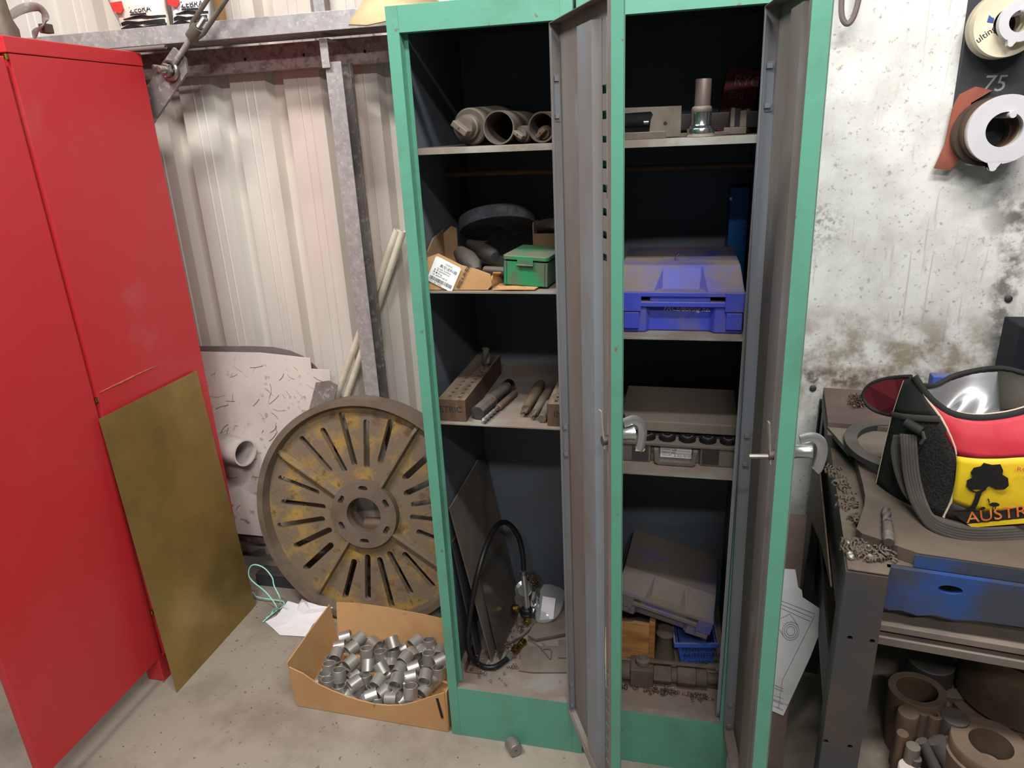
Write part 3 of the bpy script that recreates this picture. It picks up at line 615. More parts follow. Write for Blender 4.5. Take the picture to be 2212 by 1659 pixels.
# cardboard tray
bx = thing('cardboard_box', 'open cardboard tray full of steel bushes beside locker', 'box', (-.25, .16, 0))
fl_ = V((-.492, .014, .002)); fr_ = V((-.014, .004, .002)); bl2 = V((-.490, .285, .002)); br2 = V((-.012, .285, .002))
def wallstrip(a, b, tops, lean, name):
    mm = MB(); nn = len(tops)-1
    rows = [[a.lerp(b, k/nn) for k in range(nn+1)], [a.lerp(b, k/nn) + V(lean)*.5 + V((0, 0, tops[k]*.5)) for k in range(nn+1)], [a.lerp(b, k/nn) + V(lean) + V((0, 0, tops[k])) for k in range(nn+1)]]
    mm.grid(rows, False); return mm.build(name, 'cardboard', bx, solid=.004)
wallstrip(fl_, fr_, [.145, .128, .098, .082, .07, .062, .058, .062, .072, .092, .118, .14], (0, -.002, 0), 'front_flap')
wallstrip(bl2, br2, [.145, .15, .15, .148, .142, .138, .13, .125, .12], (0, .03, 0), 'back_flap')
wallstrip(fl_, bl2, [.145, .147, .15, .15, .148], (-.016, .012, 0), 'side_flap')
wallstrip(fr_, br2, [.14, .135, .13, .125, .12], (.004, .0, 0), 'side_flap')
m = MB(); m.add([fl_, fr_, br2, bl2], [(0, 1, 2, 3)]); m.build('base', 'cardboard', bx, solid=.004)
m = MB(); m.tube([fr_+V((-.022, -.004, .118)), fr_+V((-.012, -.004, .05))], .004, 8, True, (.004, .0012, (0, -1, 0))); m.build('hand_slot', 'hole', bx)
# bushes
bush = MB(); bush.pipe(.0172, .0205, .036, 28, Matrix.Translation((0, 0, -.018)))
bo = bush.build('steel_bush', 'bush_steel', bev=.0006)
BU = [(895,620,'l',25,2),(1005,640,'l',70,2),(1140,675,'l',150,2),(1295,665,'t',40,3),(1490,660,'l',60,2),(1610,680,'u',15,2),(850,700,'l',20,2),(950,715,'l',60,3),(1075,755,'u',12,2),(815,770,'l',100,2),
      (940,835,'l',65,3),(1195,780,'u',20,1),(1300,760,'u',-10,1),(1405,800,'l',75,3),(1605,795,'u',5,2),(1465,770,'l',140,2),(1085,860,'t',15,2),(755,885,'u',10,2),(840,940,'u',5,3),(1200,880,'t',60,3),
      (1700,820,'l',40,2),(1690,920,'u',10,1),(1360,895,'l',85,2),(1475,880,'l',30,2),(720,970,'u',0,1),(965,960,'l',60,1),(1060,985,'u',10,1),(1170,1000,'l',80,2),(1330,990,'l',95,3),(1455,960,'l',20,2),
      (1575,960,'l',95,3),(725,1050,'u',0,2),(835,1090,'u',20,1),(960,1040,'l',55,3),(1000,1080,'u',10,1),(1450,1080,'u',5,3),(1105,1140,'l',30,1),(1215,1090,'l',60,1),(1310,1110,'t',100,1),(970,1150,'l',80,0),
      (1150,1200,'u',5,0),(1570,1070,'l',70,1),(1270,1190,'l',0,1),(1250,1040,'l',20,0),(870,1150,'l',60,0),(1390,1150,'l',40,0),(1560,880,'u',5,0),(1100,660,'u',0,0),(1390,690,'l',30,0),(1540,745,'l',120,1),(1000,900,'u',12,0),(1420,1030,'l',15,0),(1640,1000,'l',60,0),(880,1010,'l',35,0),(1130,1080,'u',8,0),(1290,850,'l',110,0),(1520,1030,'u',8,0),(900,900,'l',130,0),(1230,960,'l',45,0),(1180,700,'l',15,0),(780,830,'u',6,0),(1700,740,'l',100,1),(700,1010,'l',10,0),(1060,1180,'l',140,0),(1340,1060,'l',130,0)]
words = {'u': 'open end up', 't': 'tipped over', 'l': 'lying on its side'}
for i, (zx, zy, k, az, lay) in enumerate(BU):
    o = bo if i == 0 else bo.copy()
    if i: C.objects.link(o)
    z = .034 + .019*lay
    p = A(520+zx/3.95, 1220+zy/3.95, 'z', z)
    p.x = max(-.462, min(-.04, p.x)); p.y = max(.04, min(.262, p.y))
    t = {'u': rad(14), 't': rad(45), 'l': rad(82)}[k]
    a = rad(az + (90 if k != 'l' else 0)); d = V((sin(t)*cos(a), sin(t)*sin(a), cos(t)))
    o.matrix_world = axis(p, d)
    tag(o, 'small grey steel bush piled in the cardboard tray, %s' % words[k], 'bush', 'steel bushes in the cardboard tray')
# rings with the same label share it: nothing tells them apart
# steel slug by the locker
p = A(1109, 1612, 'z', .02); m = MB(); d = V((.55, -.75, .05)); m.lathe([(.0, 0), (.017, 0), (.019, .002), (.019, .034), (.017, .036), (.003, .036), (.003, .031), (0, .031)], 32, axis(p - d.normalized()*.018, d), False)
tag(m.build('steel_slug', 'steel'), 'short round steel slug lying on floor before left locker', 'slug')
# ================================================================== left locker, top shelf
Z1 = 1.5655
def arbor(name, label, c, d, prof, m_, tang=None, cat='arbor'):
    t = thing(name, label, cat, c); F = axis(c, d); m = MB(); m.lathe(prof, 36, F, True); m.build('body', m_, t)
    if tang:
        r, h, z, rot = tang; m = MB(); Ft = F @ Matrix.Rotation(rot, 4, 'Z'); m.box(-r, r, -h/2, h/2, z-.004, z+.02, Ft); m.build('tang', m_, t, bev=.002)
        m = MB(); m.lathe([(.0016, z+.0195), (.0016, z+.0205)], 10, F); m.build('centre_hole', 'hole', t)
    return t
arbor('taper_arbor', 'biggest dusty arbor with a flat tang end on top shelf', (.121, .13, Z1+.039), (-.12, -1, -.04), [(.0, -.22), (.039, -.22), (.039, .0), (.036, .004), (.0355, .004), (.026, .004), (.026, .02), (.0225, .022), (.022, .028), (.0225, .03), (.0215, .036), (.0215, .042)], 'dusty_steel', (.0195, .013, .044, rad(-38)))
m = MB(); m.pipe(.0315, .0345, .26, 40, axis((.1915, .10, Z1+.0347), (.05, 1, 0))); tag(m.build('steel_tube', 'dusty_steel'), 'empty steel tube lying end on beside the biggest arbor', 'tube')
arbor('taper_arbor', 'smallest arbor lying between two tubes on top shelf', (.238, .12, Z1+.0185), (-.1, -1, 0), [(.0, -.2), (.018, -.2), (.018, -.004), (.016, 0), (.0125, .0), (.0125, .012)], 'dusty_steel', (.0115, .009, .014, rad(-35)))
m = MB(); m.pipe(.0275, .0310, .24, 40, axis((.283, .105, Z1+.0314), (.22, 1, 0))); tag(m.build('steel_tube', 'dusty_steel'), 'steel tube with an arbor inside, next to the locker door', 'tube')
arbor('taper_arbor', 'arbor with bright tang lying inside a tube', (.285, .135, Z1+.0195), (-.16, -1, 0), [(.0, -.05), (.0155, -.05), (.0155, 0), (.013, .002), (.013, .012)], 'brown_steel', (.012, .009, .013, rad(40)))
m = MB(); m.pipe(.0175, .021, .2, 32, axis((.330, .14, Z1+.0212), (.05, 1, 0))); tag(m.build('steel_tube', 'dusty_steel'), 'narrow steel tube half hidden by the middle locker door', 'tube')
# ================================================================== left locker, second shelf
Z2 = 1.2625
m = MB(); gd = V((.16, -.40, -.90)); gc = V((.118, .335, 1.372)); m.lathe([(.018, -.016), (.096, -.016), (.098, -.012), (.098, .012), (.096, .016), (.018, .016), (.018, -.016)], 64, axis(gc, gd), False)
tag(m.build('grinding_wheel', 'grind_wheel'), 'thick dark grey grinding wheel tilted at back of shelf', 'wheel')
ct = thing('torn_carton', 'torn brown carton with white label on second shelf', 'carton', (.1, .14, Z2))
yf = .042
fp = [V((.006, yf, Z2+.001)), V((.164, yf, Z2+.0015)), V((.174, yf, Z2+.012)), V((.172, yf, Z2+.036)), V((.145, yf, Z2+.046)), V((.107, yf, Z2+.056)), V((.055, yf, Z2+.082)), V((.03, yf, Z2+.074)), V((.022, yf, Z2+.03))]
m = MB(); m.add(fp, [list(range(len(fp)))]); m.build('front_panel', 'cardboard', ct, solid=.003)
m = MB(); m.add([(.006, yf, Z2+.002), (.006, .24, Z2+.002), (.165, .24, Z2+.002), (.165, yf, Z2+.002)], [(0, 1, 2, 3)]); m.build('base', 'cardboard', ct, solid=.003)
m = MB(); m.add([(.008, yf+.002, Z2+.003), (.008, .235, Z2+.003), (.008, .235, Z2+.11), (.008, .15, Z2+.10), (.008, .1, Z2+.075), (.010, .06, Z2+.095), (.010, yf+.002, Z2+.05)], [list(range(7))]); m.build('side_panel', 'cardboard_dull', ct, solid=.003)
m = MB(); m.add([(.006, .225, Z2+.003), (.043, .225, Z2+.003), (.044, .225, Z2+.112), (.03, .225, Z2+.118), (.006, .225, Z2+.098)], [list(range(5))]); m.build('back_flap', 'cardboard_dull', ct, solid=.003)
m = MB(); m.grid([[V((.165, .05, Z2+.004)), V((.172, .06, Z2+.03)), V((.176, .05, Z2+.038))], [V((.176, .09, Z2+.004)), V((.184, .10, Z2+.022)), V((.196, .09, Z2+.030))], [V((.19, .13, Z2+.004)), V((.20, .14, Z2+.02)), V((.215, .13, Z2+.028))]], False); m.build('crushed_end', 'cardboard', ct, solid=.003)
FL = frame((.0245, yf-.0042, Z2+.0245), (.0557+.0, 0, -.0282), z=(0, -1, 0))
m = MB(); m.prism([(.003, 0), (.060, 0), (.063, .003), (.063, .057), (.060, .060), (.003, .060), (0, .057), (0, .003)], .0006, FL); lb = m.build('label', 'paper_white', ct)
m = MB(); Ft = FL @ Matrix.Translation((0, 0, .0007))
m.text('\u771f\u7a7a\u9001\u6599\u5668', .0085, Ft @ Matrix.Translation((.016, .041, 0)), .0002); m.text('CNNC', .006, Ft @ Matrix.Translation((.027, .050, 0)), .0002)
m.text('Screen Sundries', .0052, Ft @ Matrix.Translation((.013, .035, 0)), .0002)
for k, s in enumerate(('\u578b \u53f7 200720070 60', '\u6570 \u91cf 80 kg', 'GP  #00007 600 02')): m.text(s, .0046, Ft @ Matrix.Translation((.007, .0295-.0056*k, 0)), .0002)
x = .004; rb = random.Random(3)
while x < .058:
    w = rb.choice((.0005, .0008, .0014)); m.box(x, x+w, .006, .0145, 0, .0002, Ft); x += w + rb.choice((.0006, .0011))
m.text('8101120115600', .0046, Ft @ Matrix.Translation((.006, .0015, 0)), .0002)
m.build('print', 'ink', lb)
FC = frame((.094, yf-.0034, Z2+.006), (.5, 0, .866), z=(0, -1, 0))
m = MB(); m.text('\u660e\u963b\u5934\u6240\u6709\u6743', .0105, FC @ Matrix.Translation((.0, -.006, 0)), .0003); m.build('print', 'ink', ct)
m = MB()
for a_, b_, c_, d_ in ((0, .0012, 0, .011), (.0075, .0087, 0, .011), (0, .0087, 0, .0012), (0, .0087, .0098, .011), (.0038, .005, 0, .011), (.002, .0068, .003, .004), (.002, .0068, .007, .008)): m.box(a_, b_, c_, d_, 0, .0003, frame((.0855, yf-.0034, Z2+.006), (.5, 0, .866), z=(0, -1, 0)))
m.build('red_stamp', 'ink_red', ct)
# tools lying in the carton
arbor('drill_shank', 'black tapered shank lying in the torn carton behind label', (.10, .13, Z2+.044), (.55, -.8, -.22), [(.0, -.07), (.017, -.07), (.025, -.02), (.023, .02), (.010, .05), (0, .055)], 'dark_plastic', None, 'tool')
arbor('drill_shank', 'dull grey rounded shank under the grinding wheel', (.118, .225, Z2+.05), (.75, -.65, -.2), [(0, -.08), (.012, -.08), (.02, -.03), (.02, .02), (.014, .032), (0, .034)], 'dark_steel', None, 'tool')
m = MB(); m.pipe(.007, .0105, .06, 24, axis((.145, .098, Z2+.033), (.94, -.3, .02))); tag(m.build('drill_sleeve', 'dark_steel'), 'short slotted drill sleeve poking from torn carton', 'sleeve')
arbor('drill_shank', 'small black plug at left end of the torn carton', (.028, .09, Z2+.034), (.2, -.9, .3), [(0, -.04), (.012, -.04), (.013, .0), (.011, .02), (0, .022)], 'dark_plastic', None, 'tool')
arbor('drill_shank', 'loose bit with bright end between carton and green box', (.185, .115, Z2+.028), (.3, -.9, .1), [(0, -.04), (.006, -.04), (.006, .012), (.003, .016), (0, .016)], 'steel', None, 'tool')
# green box
gb = thing('green_tin', 'small dented green metal box with hinged lid', 'box', (.25, .14, Z2)); Fg = Matrix.Translation((.2525, .135, Z2+.006)) @ Matrix.Rotation(rad(-6), 4, 'Z') @ Matrix.Rotation(rad(2.5), 4, 'Y')
m = MB(); w_, d_ = .051, .072
for a_ in ((-w_, w_, -d_, -d_+.0015), (-w_, w_, d_-.0015, d_), (-w_, -w_+.0015, -d_, d_), (w_-.0015, w_, -d_, d_)): m.box(*a_, 0, .053, Fg)
m.box(-w_, w_, -d_, d_, 0, .0015, Fg); m.build('tray', 'green_box', gb)
for sx in (-w_+.007, w_-.007):
    m = MB(); m.box(sx-.0006, sx+.0006, -d_-.0008, -d_+.0004, .002, .051, Fg); m.build('crease', 'dark_steel', gb)
m = MB(); m.prism([(-w_-.002+c, -d_-.003+e) for c, e in ((.006, 0), (2*w_-.002, 0), (2*w_+.004, .006), (2*w_+.004, 2*d_+.004), (0, 2*d_+.004), (0, .006))], .010, Fg @ Matrix.Translation((0, 0, .056))); m.build('lid', 'green_box', gb, bev=.002)
m = MB(); m.box(-.018, .018, -d_-.0045, -d_-.003, .045, .058, Fg); lt = m.build('latch', 'green_box', gb)
m = MB(); m.tube([Fg @ V((-.019, -d_-.005, .046)), Fg @ V((.019, -d_-.005, .046))], .0022, 10); m.build('latch_pin', 'dusty_steel', lt)
for sx in (-.01, .006):
    m = MB(); m.lathe([(.0012, 0), (.0012, .001), (0, .0014)], 10, axis(Fg @ V((sx, -d_, .034)), (0, -1, 0))); m.build('rivet', 'steel', gb)
cb2 = thing('small_carton', 'faded open carton at back corner behind green box', 'carton', (.29, .36, Z2))
m = MB(); m.box(.215, .355, .40, .403, Z2, Z2+.118); m.box(.215, .218, .31, .40, Z2, Z2+.112); m.box(.352, .355, .31, .40, Z2, Z2+.112); m.box(.218, .352, .31, .313, Z2, Z2+.085); m.box(.218, .352, .313, .40, Z2, Z2+.003); m.build('walls', 'cardboard_dull', cb2)
m = MB(); m.box(.225, .35, .3985, .3995, Z2+.075, Z2+.103); m.build('label', 'paper', cb2)
arbor('steel_spindle', 'bright rounded spindle end resting in faded carton', (.262, .345, Z2+.10), (.9, -.25, .05), [(0, -.055), (.012, -.05), (.018, -.02), (.018, .012), (.014, .014), (.014, .024), (.01, .03), (0, .03)], 'steel', None, 'spindle')
for q in ((.33, .075, rad(58), .05), ):
    m = MB(); m.box(-.008, .008, -.011, .011, 0, q[3], Matrix.Translation((q[0], q[1], Z2+.012)) @ Matrix.Rotation(rad(35), 4, 'Y')); tag(m.build('tool_block', 'steel', bev=.001), 'small steel block tipped over beside the green box', 'block')
m = MB(); m.grid([[V((.175, .04, Z2+.002)), V((.215, .035, Z2+.004)), V((.27, .04, Z2+.003))], [V((.18, .09, Z2+.005)), V((.22, .1, Z2+.005)), V((.28, .09, Z2+.004))]], False); tag(m.build('cardboard_scrap', 'cardboard', solid=.002), 'flat scrap of cardboard under the green metal box', 'cardboard')
# ================================================================== left locker, third shelf
Z3 = .9435
def drill_block(x0, x1, y0, y1, h, label, txt, holes_, tx):
    t = thing('drill_block', label, 'block', ((x0+x1)/2, (y0+y1)/2, Z3)); m = MB()
    m.holes([(x0, y0), (x1, y0), (x1, y1), (x0, y1)], [circ(r, 14, (a, b)) for a, b, r in holes_], h-.015, Matrix.Translation((0, 0, Z3+.015))); m.box(x0, x1, y0, y1, Z3, Z3+.0149); m.build('block', 'wood_dark', t)
    m = MB(); m.text(txt, .021, frame((tx, y0-.0005, Z3+.024), (1, 0, 0), z=(0, -1, 0)), .0006); m.build('lettering', 'ink', t); return t
hl = [(.048+.001*k, .065+.026*k, .0042) for k in range(11)] + [(.074+.0008*k, .06+.026*k, .0048) for k in range(11)]
drill_block(.026, .0935, .04, .395, .055, 'wooden drill block with many holes lettered METRIC', 'METRIC', hl, .012)
drill_block(.290, .342, .04, .395, .055, 'wooden drill block lettered IM, cut off by locker door', 'IMPERIAL', [(.309, .06+.026*k, .0045) for k in range(10)] + [(.330, .06+.026*k, .0045) for k in range(10)], .3045)
def fluted(name, label, base, d, L, r, m_, shank=.45, cat='drill bit', sr=None, turns=1.6, group=None, tip=True):
    # twist drill: round shank at base, fluted body to the tip
    t = thing(name, label, cat, base, group); F = axis(base, d); sr = sr or r; m = MB(); m.lathe([(0, 0), (sr*.85, 0), (sr, .003), (sr, L*shank-.004), (r*.8, L*shank)], 20, F); m.build('shank', m_[0], t)
    n = 20; nz = 26; rows = []
    for i in range(nz+1):
        u = i/nz; z = L*shank + (L-L*shank)*u; row = []; sc = 1.
        if tip and u > .93: sc = max(.05, (1-u)/.07)
        for k in range(n):
            a = 2*pi*k/n; fl_ = .5+.5*cos(2*a); rr = r*(1-.42*(fl_**3))*sc; b = a + turns*2*pi*u
            row.append((rr*cos(b), rr*sin(b), z))
        rows.append(row + [row[0]])
    m = MB(); m.grid(rows, True, F); m.add([p for p in rows[-1][:-1]], [list(range(n))], F); m.build('flutes', m_[1], t, angle=60); return t
fluted('end_mill', 'end mill standing upright in the METRIC drill block', (.0815, .285, Z3+.052), (.02, 0, 1), .055, .0125, ('dusty_steel', 'dusty_steel'), .3, 'end mill', .008, .35, None, False)
# plastic drill tube with brass neck
dt = thing('drill_case', 'black plastic drill tube with brass threaded neck', 'case', (.13, .15, Z3)); a_ = V((.118, .055, Z3+.0175)); b_ = V((.150, .262, Z3+.0172)); Fd = frame(a_, b_-a_, z=(0, 0, 1))
m = MB(); L_ = (b_-a_).length
for x0_, x1_, r_ in ((0, .075, .0172),): 
    pr_ = circ(.0185, 8, a0=pi/8, a1=2*pi+pi/8); m.prism(pr_, .075, Fd @ Matrix.Rotation(pi/2, 4, 'Y')); 
m.build('end_cap', 'dark_plastic', dt, bev=.002)
m = MB(); m.lathe([(.0165, .075), (.0178, .078), (.0178, .082), (.0165, .084), (.0165, L_-.03)], 32, Fd @ Matrix.Rotation(pi/2, 4, 'Y')); m.build('tube', 'dark_plastic', dt)
m = MB(); m.lathe([(.0145, L_-.03), (.0165, L_-.028), (.0165, L_-.004), (.014, L_), (0, L_)], 20, Fd @ Matrix.Rotation(pi/2, 4, 'Y')); m.build('neck', 'brass_solid', dt)
fluted('twist_drill', 'twist drill with taper shank lying next to the plastic tube', (.173, .222, Z3+.009), (-.035, -.195, .0), .20, .0062, ('brown_steel', 'steel'), .55, 'drill bit', .0088, 2.4)
arbor('taper_shank', 'left one of two tang ended taper shanks on third shelf', (.2265, .10, Z3+.0145), (-.02, -1, .0), [(0, -.19), (.010, -.185), (.0145, -.16), (.0145, -.1), (.0142, -.08), (.0105, .0)], 'brown_steel', (.0095, .007, .002, rad(15)), 'shank')
arbor('taper_shank', 'right one of two tang ended taper shanks on third shelf', (.252, .085, Z3+.0125), (-.05, -1, .0), [(0, -.18), (.011, -.178), (.0125, -.1), (.0118, -.08), (.0085, .0)], 'dusty_steel', (.0078, .006, .002, rad(50)), 'shank')
arbor('steel_pin', 'plain round steel pin against the wooden block lettered IM', (.2745, .055, Z3+.0105), (0, -1, 0), [(0, -.1), (.0103, -.1), (.0103, -.001), (.0095, 0)], 'dusty_steel', None, 'pin')
# ================================================================== left locker, bottom
ZB = .153
pb = [V((.088, .128, ZB)), V((.086, .470, ZB)), V((.0065, .476, .628)), V((.0065, .385, .668)), V((.0065, .105, .664))]
slab('steel_plate', pb, .004, 'plate_dusty', 'tall dusty steel plate leaning on locker side behind hose', 'plate', (.95, 0, .17))
pc = [V((.050, .115, ZB)), V((.042, .175, ZB)), V((.004, .185, .55)), V((.004, .105, .56))]
slab('steel_plate', pc, .005, 'dark_steel', 'narrow dark plate standing at the locker mouth behind jamb', 'plate', (.97, .1, .1))
pc = [V((.11, .14, ZB)), V((.125, .33, ZB)), V((.062, .40, .375)), V((.052, .185, .40))]
slab('steel_plate', pc, .003, 'plate_sheen', 'shiny brown plate lying against the tall dusty plate', 'plate', (.95, -.1, .2))
rp = thing('rusty_angle', 'short rusty angle with a bright bolt in locker corner', 'bracket', (.05, .1, ZB))
m = MB(); m.box(.026, .075, .075, .16, ZB, ZB+.003); m.box(.0265, .0295, .075, .16, ZB+.003, ZB+.035); m.build('angle', 'brown_steel', rp)
m = MB(); m.lathe([(.005, 0), (.005, .02), (.008, .02), (.008, .026), (0, .027)], 12, Matrix.Translation((.045, .12, ZB+.003))); m.build('bolt', 'bright_steel', rp)
hs = thing('gas_hose', 'black gas hose with zinc regulator and brass fittings', 'hose', (.13, .2, ZB))
hp_ = [A(px, py, 'y', y) for px, py, y in ((1131, 1242, .30), (1130, 1205, .31), (1122, 1165, .32), (1106, 1138, .31), (1088, 1128, .29), (1070, 1140, .25), (1052, 1175, .18), (1036, 1225, .125), (1022, 1285, .095), (1013, 1340, .085), (1010, 1380, .082), (1015, 1410, .088), (1030, 1432, .105))]
hp_ += [A(px, py, 'z', ZB+.010) for px, py in ((1048, 1441), (1070, 1440), (1092, 1426), (1103, 1415))]
m = MB(); m.tube(spline(hp_, 6), .0078, 14); m.build('hose', 'rubber', hs)
fa = A(1100, 1417, 'z', ZB+.011); fb = A(1134, 1383, 'z', ZB+.012); fd = (fb-fa)
m = MB(); m.lathe([(.0095, -.012), (.0105, 0), (.0105, .008), (.0095, .01)], 16, axis(fa, fd)); m.build('crimp', 'zinc', hs)
Lf = fd.length; m = MB(); m.lathe([(.009, .008), (.009, Lf*.3), (.012, Lf*.32), (.012, Lf*.5), (.009, Lf*.52), (.009, Lf*.68), (.0105, Lf*.7), (.0105, Lf*.95), (.006, Lf)], 16, axis(fa, fd)); m.build('fitting', 'brass_solid', hs)
rc0 = A(1131, 1272, 'y', .30); 
m = MB(); m.lathe([(0, -.012), (.019, -.011), (.0255, -.004), (.027, -.003), (.027, .003), (.0255, .004), (.019, .011), (0, .012)], 40, axis(rc0, (.45, -.85, .25)) ); reg = m.build('regulator', 'zinc', hs)
up_ = A(1131, 1238, 'y', .30); lo_ = A(1138, 1312, 'y', .29)
m = MB(); m.tube([up_, lo_], .0085, 14); m.build('stem', 'zinc', reg)
m = MB(); m.lathe([(.0105, 0), (.0105, .012)], 14, axis(up_-V((0, 0, .004)), (0, .05, 1))); m.build('hose_clip', 'steel', reg)
kd = (A(1138, 1345, 'y', .28)-lo_); m = MB(); 
kp = [(.0, .0), (.0165, .002), (.0185, .006), (.0185, .018), (.0205, .02), (.0205, .025), (.012, .026), (0, .026)]; m.lathe(kp, 12, axis(lo_, kd), False); m.build('hand_nut', 'rubber', reg, angle=20)
m = MB(); m.lathe([(.0085, .024), (.0085, .04), (.0095, .041), (.0095, .047), (.006, .056), (.004, .058)], 20, axis(lo_, kd)); m.build('nipple', 'brass_solid', reg)
vd = A(1114, 1315, 'y', .28); m = MB(); m.lathe([(.006, -.012), (.013, -.006), (.014, 0), (.0125, .002), (.014, .004), (.0125, .006), (.014, .008), (.010, .012), (0, .012)], 20, axis(vd, (-.8, -.5, .2)), False); m.build('relief_valve', 'brass_solid', reg)
# plates on the locker floor
def flat(name, px, z, t, m_, lab, cat='plate'):
    P = [A(x, y, 'z', z) for x, y in px]; P = [V((min(p.x, .360), min(p.y, .485), p.z)) for p in P]
    mm = MB(); n_ = len(P); Q_ = P + [p-V((0, 0, t)) for p in P]; mm.add(Q_, [list(range(n_)), list(range(n_, 2*n_))[::-1]] + [(i, n_+i, n_+(i+1) % n_, (i+1) % n_) for i in range(n_)]); return tag(mm.build(name, m_), lab, cat)
flat('steel_plate', ((1120, 1448), (1150, 1452), (1230, 1452), (1260, 1420), (1260, 1395), (1130, 1395)), ZB+.005, .004, 'plate_dusty', 'lowest thin dusty plate lying flat on the locker floor')
flat('steel_plate', ((1157, 1380), (1240, 1364), (1300, 1340), (1300, 1290), (1180, 1330), (1150, 1352), (1140, 1372)), ZB+.016, .008, 'plate_dusty', 'thick dusty plate offcut under the plastic bag')
flat('steel_plate', ((1205, 1420), (1240, 1420), (1300, 1400), (1300, 1375), (1206, 1382)), ZB+.0105, .005, 'plate_dusty', 'small dusty plate lapping the thin lower plate')
arcp = [(1082, 1393), (1105, 1385), (1128, 1373), (1143, 1360), (1152, 1348), (1140, 1330), (1120, 1320), (1100, 1330), (1092, 1350), (1080, 1375)]
flat('steel_disc', arcp, ZB+.012, .007, 'plate_dusty', 'round edged dusty plate beneath the regulator', 'plate')
# plastic bag with white label
P3_ = [[A(px, py, 'y', y) for px, py, y in r] for r in (((1172, 1256, .42), (1195, 1262, .43), (1225, 1272, .43)), ((1162, 1280, .38), (1190, 1288, .37), (1222, 1295, .38)), ((1156, 1315, .33), (1180, 1318, .32), (1216, 1320, .33)), ((1150, 1348, .30), (1180, 1350, .29), (1200, 1338, .31)))]
pbg = thing('plastic_bag', 'clear plastic bag with blank white label on locker floor', 'bag', (.23, .36, ZB))
m = MB(); m.grid(P3_); m.build('film', 'film', pbg, solid=.0006, sub=1)
lbp = [A(px, py, 'y', y) for px, py, y in ((1173, 1285, .362), (1201, 1290, .362), (1196, 1334, .312), (1167, 1337, .312))]; m = MB(); m.add([p-V((0, .006, 0)) for p in lbp], [(0, 1, 2, 3)]); m.build('label', 'paper', pbg, solid=.0006)
m = MB(); rr_ = random.Random(5); c_ = A(1158, 1300, 'y', .36); rows = []
for i in range(5): rows.append([c_ + V((.008*j-.012+rr_.uniform(-.003, .003), -.01*i+rr_.uniform(-.01, .01), .03-.013*i+rr_.uniform(-.004, .004))) for j in range(4)])
m.grid(rows, False); m.build('crinkled_edge', 'foil', pbg, solid=.0005)
# crumpled brown swarf nest behind the regulator, swarf curls: uncountable
def curls(name, cx, rng, n, seed, label, m_='swarf', hgt=.02, rad_=(.003, .007), spread=None):
    rr = random.Random(seed); mm = MB()
    for k in range(n):
        p = V(cx) + V((rr.uniform(-rng[0], rng[0]), rr.uniform(-rng[1], rng[1]), rr.uniform(0, hgt))); d = V((rr.uniform(-1, 1), rr.uniform(-1, 1), rr.uniform(-.4, .4))).normalized(); r_ = rr.uniform(*rad_); F_ = axis(p, d); t_ = rr.uniform(1, 3); N_ = int(8*t_)
        mm.tube([F_ @ V((r_*cos(2*pi*t_*i/N_), r_*sin(2*pi*t_*i/N_), .0035*t_*i/N_*2)) for i in range(N_+1)], .0018 if m_ == 'rust_dust' else .0007, 5 if m_ == 'rust_dust' else 4, False)
    o = mm.build(name, m_); tag(o, label, 'swarf', None, 'stuff'); return o
curls('swarf_nest', A(1152, 1268, 'y', .40), (.012, .02), 70, 2, 'crumpled brown swarf nest behind the gas regulator', 'swarf', .04)
curls('swarf_curls', (.10, .12, ZB+.006), (.07, .07), 40, 3, 'loose metal curls scattered on the left locker floor', 'swarf', .004, (.0015, .004))
curls('swarf_curls', (.13, .24, ZB+.008), (.03, .06), 50, 4, 'metal curls packed beneath the regulator and plates', 'swarf', .008, (.002, .005))
chp = [A(px, py, 'z', ZB+.0075) for px, py in ((1140, 1381), (1155, 1389), (1168, 1400), (1178, 1412), (1188, 1424), (1191, 1415), (1190, 1404), (1178, 1402), (1170, 1405))]
ch = thing('ball_chain', 'fine dark ball chain lying on the thin plate', 'chain', chp[3]); m = MB()
for p in spline(chp, 7): m.lathe([(0, -.0016), (.0014, -.0008), (.0014, .0008), (0, .0016)], 8, Matrix.Translation(p), False)
m.build('beads', 'dark_steel', ch)
# ================================================================== right locker, top shelf
sf = thing('slotted_fixture', 'slotted steel fixture plate standing on right top shelf', 'fixture', (.52, .12, Z1)); Ff = Matrix(((1, 0, 0, 0), (0, 0, -1, .125), (0, 1, 0, 0), (0, 0, 0, 1)))
m = MB(); z0_ = Z1+.0015
m.holes([(.40, z0_), (.568, z0_), (.568, z0_+.058), (.40, z0_+.060)], [[(.405, z0_+.006), (.505, z0_+.008), (.508, z0_+.034), (.512, z0_+.044), (.508, z0_+.050), (.405, z0_+.048)], circ(.0038, 16, (.537, z0_+.026))], .014, Ff); m.build('plate', 'dusty_steel', sf, bev=.001)
m = MB(); m.lathe([(.004, 0), (.004, .01), (0, .011)], 12, axis((.503, .13, z0_+.03), (-1, 0, 0))); m.build('screw', 'steel', sf)
def bar(name, c, sz, rz, m_, lab, cat='bar', rx=0):
    mm = MB(); mm.cbox((0, 0, sz[2]/2), sz, Matrix.Translation(c) @ Matrix.Rotation(rz, 4, 'Z') @ Matrix.Rotation(rx, 4, 'X')); return tag(mm.build(name, m_, bev=.0008), lab, cat)
bar('flat_bar', (.475, .062, Z1+.0005), (.13, .02, .013), 0, 'dusty_steel', 'short square bar at front of right top shelf')
bar('flat_bar', (.60, .135, Z1+.0005), (.12, .018, .007), rad(6), 'dusty_steel', 'thin flat bar lying behind the turned steel shaft')
bar('steel_bar', (.63, .22, Z1+.012), (.20, .03, .032), rad(-3), 'dark_steel', 'long dark rectangular bar lying deeper on right top shelf')
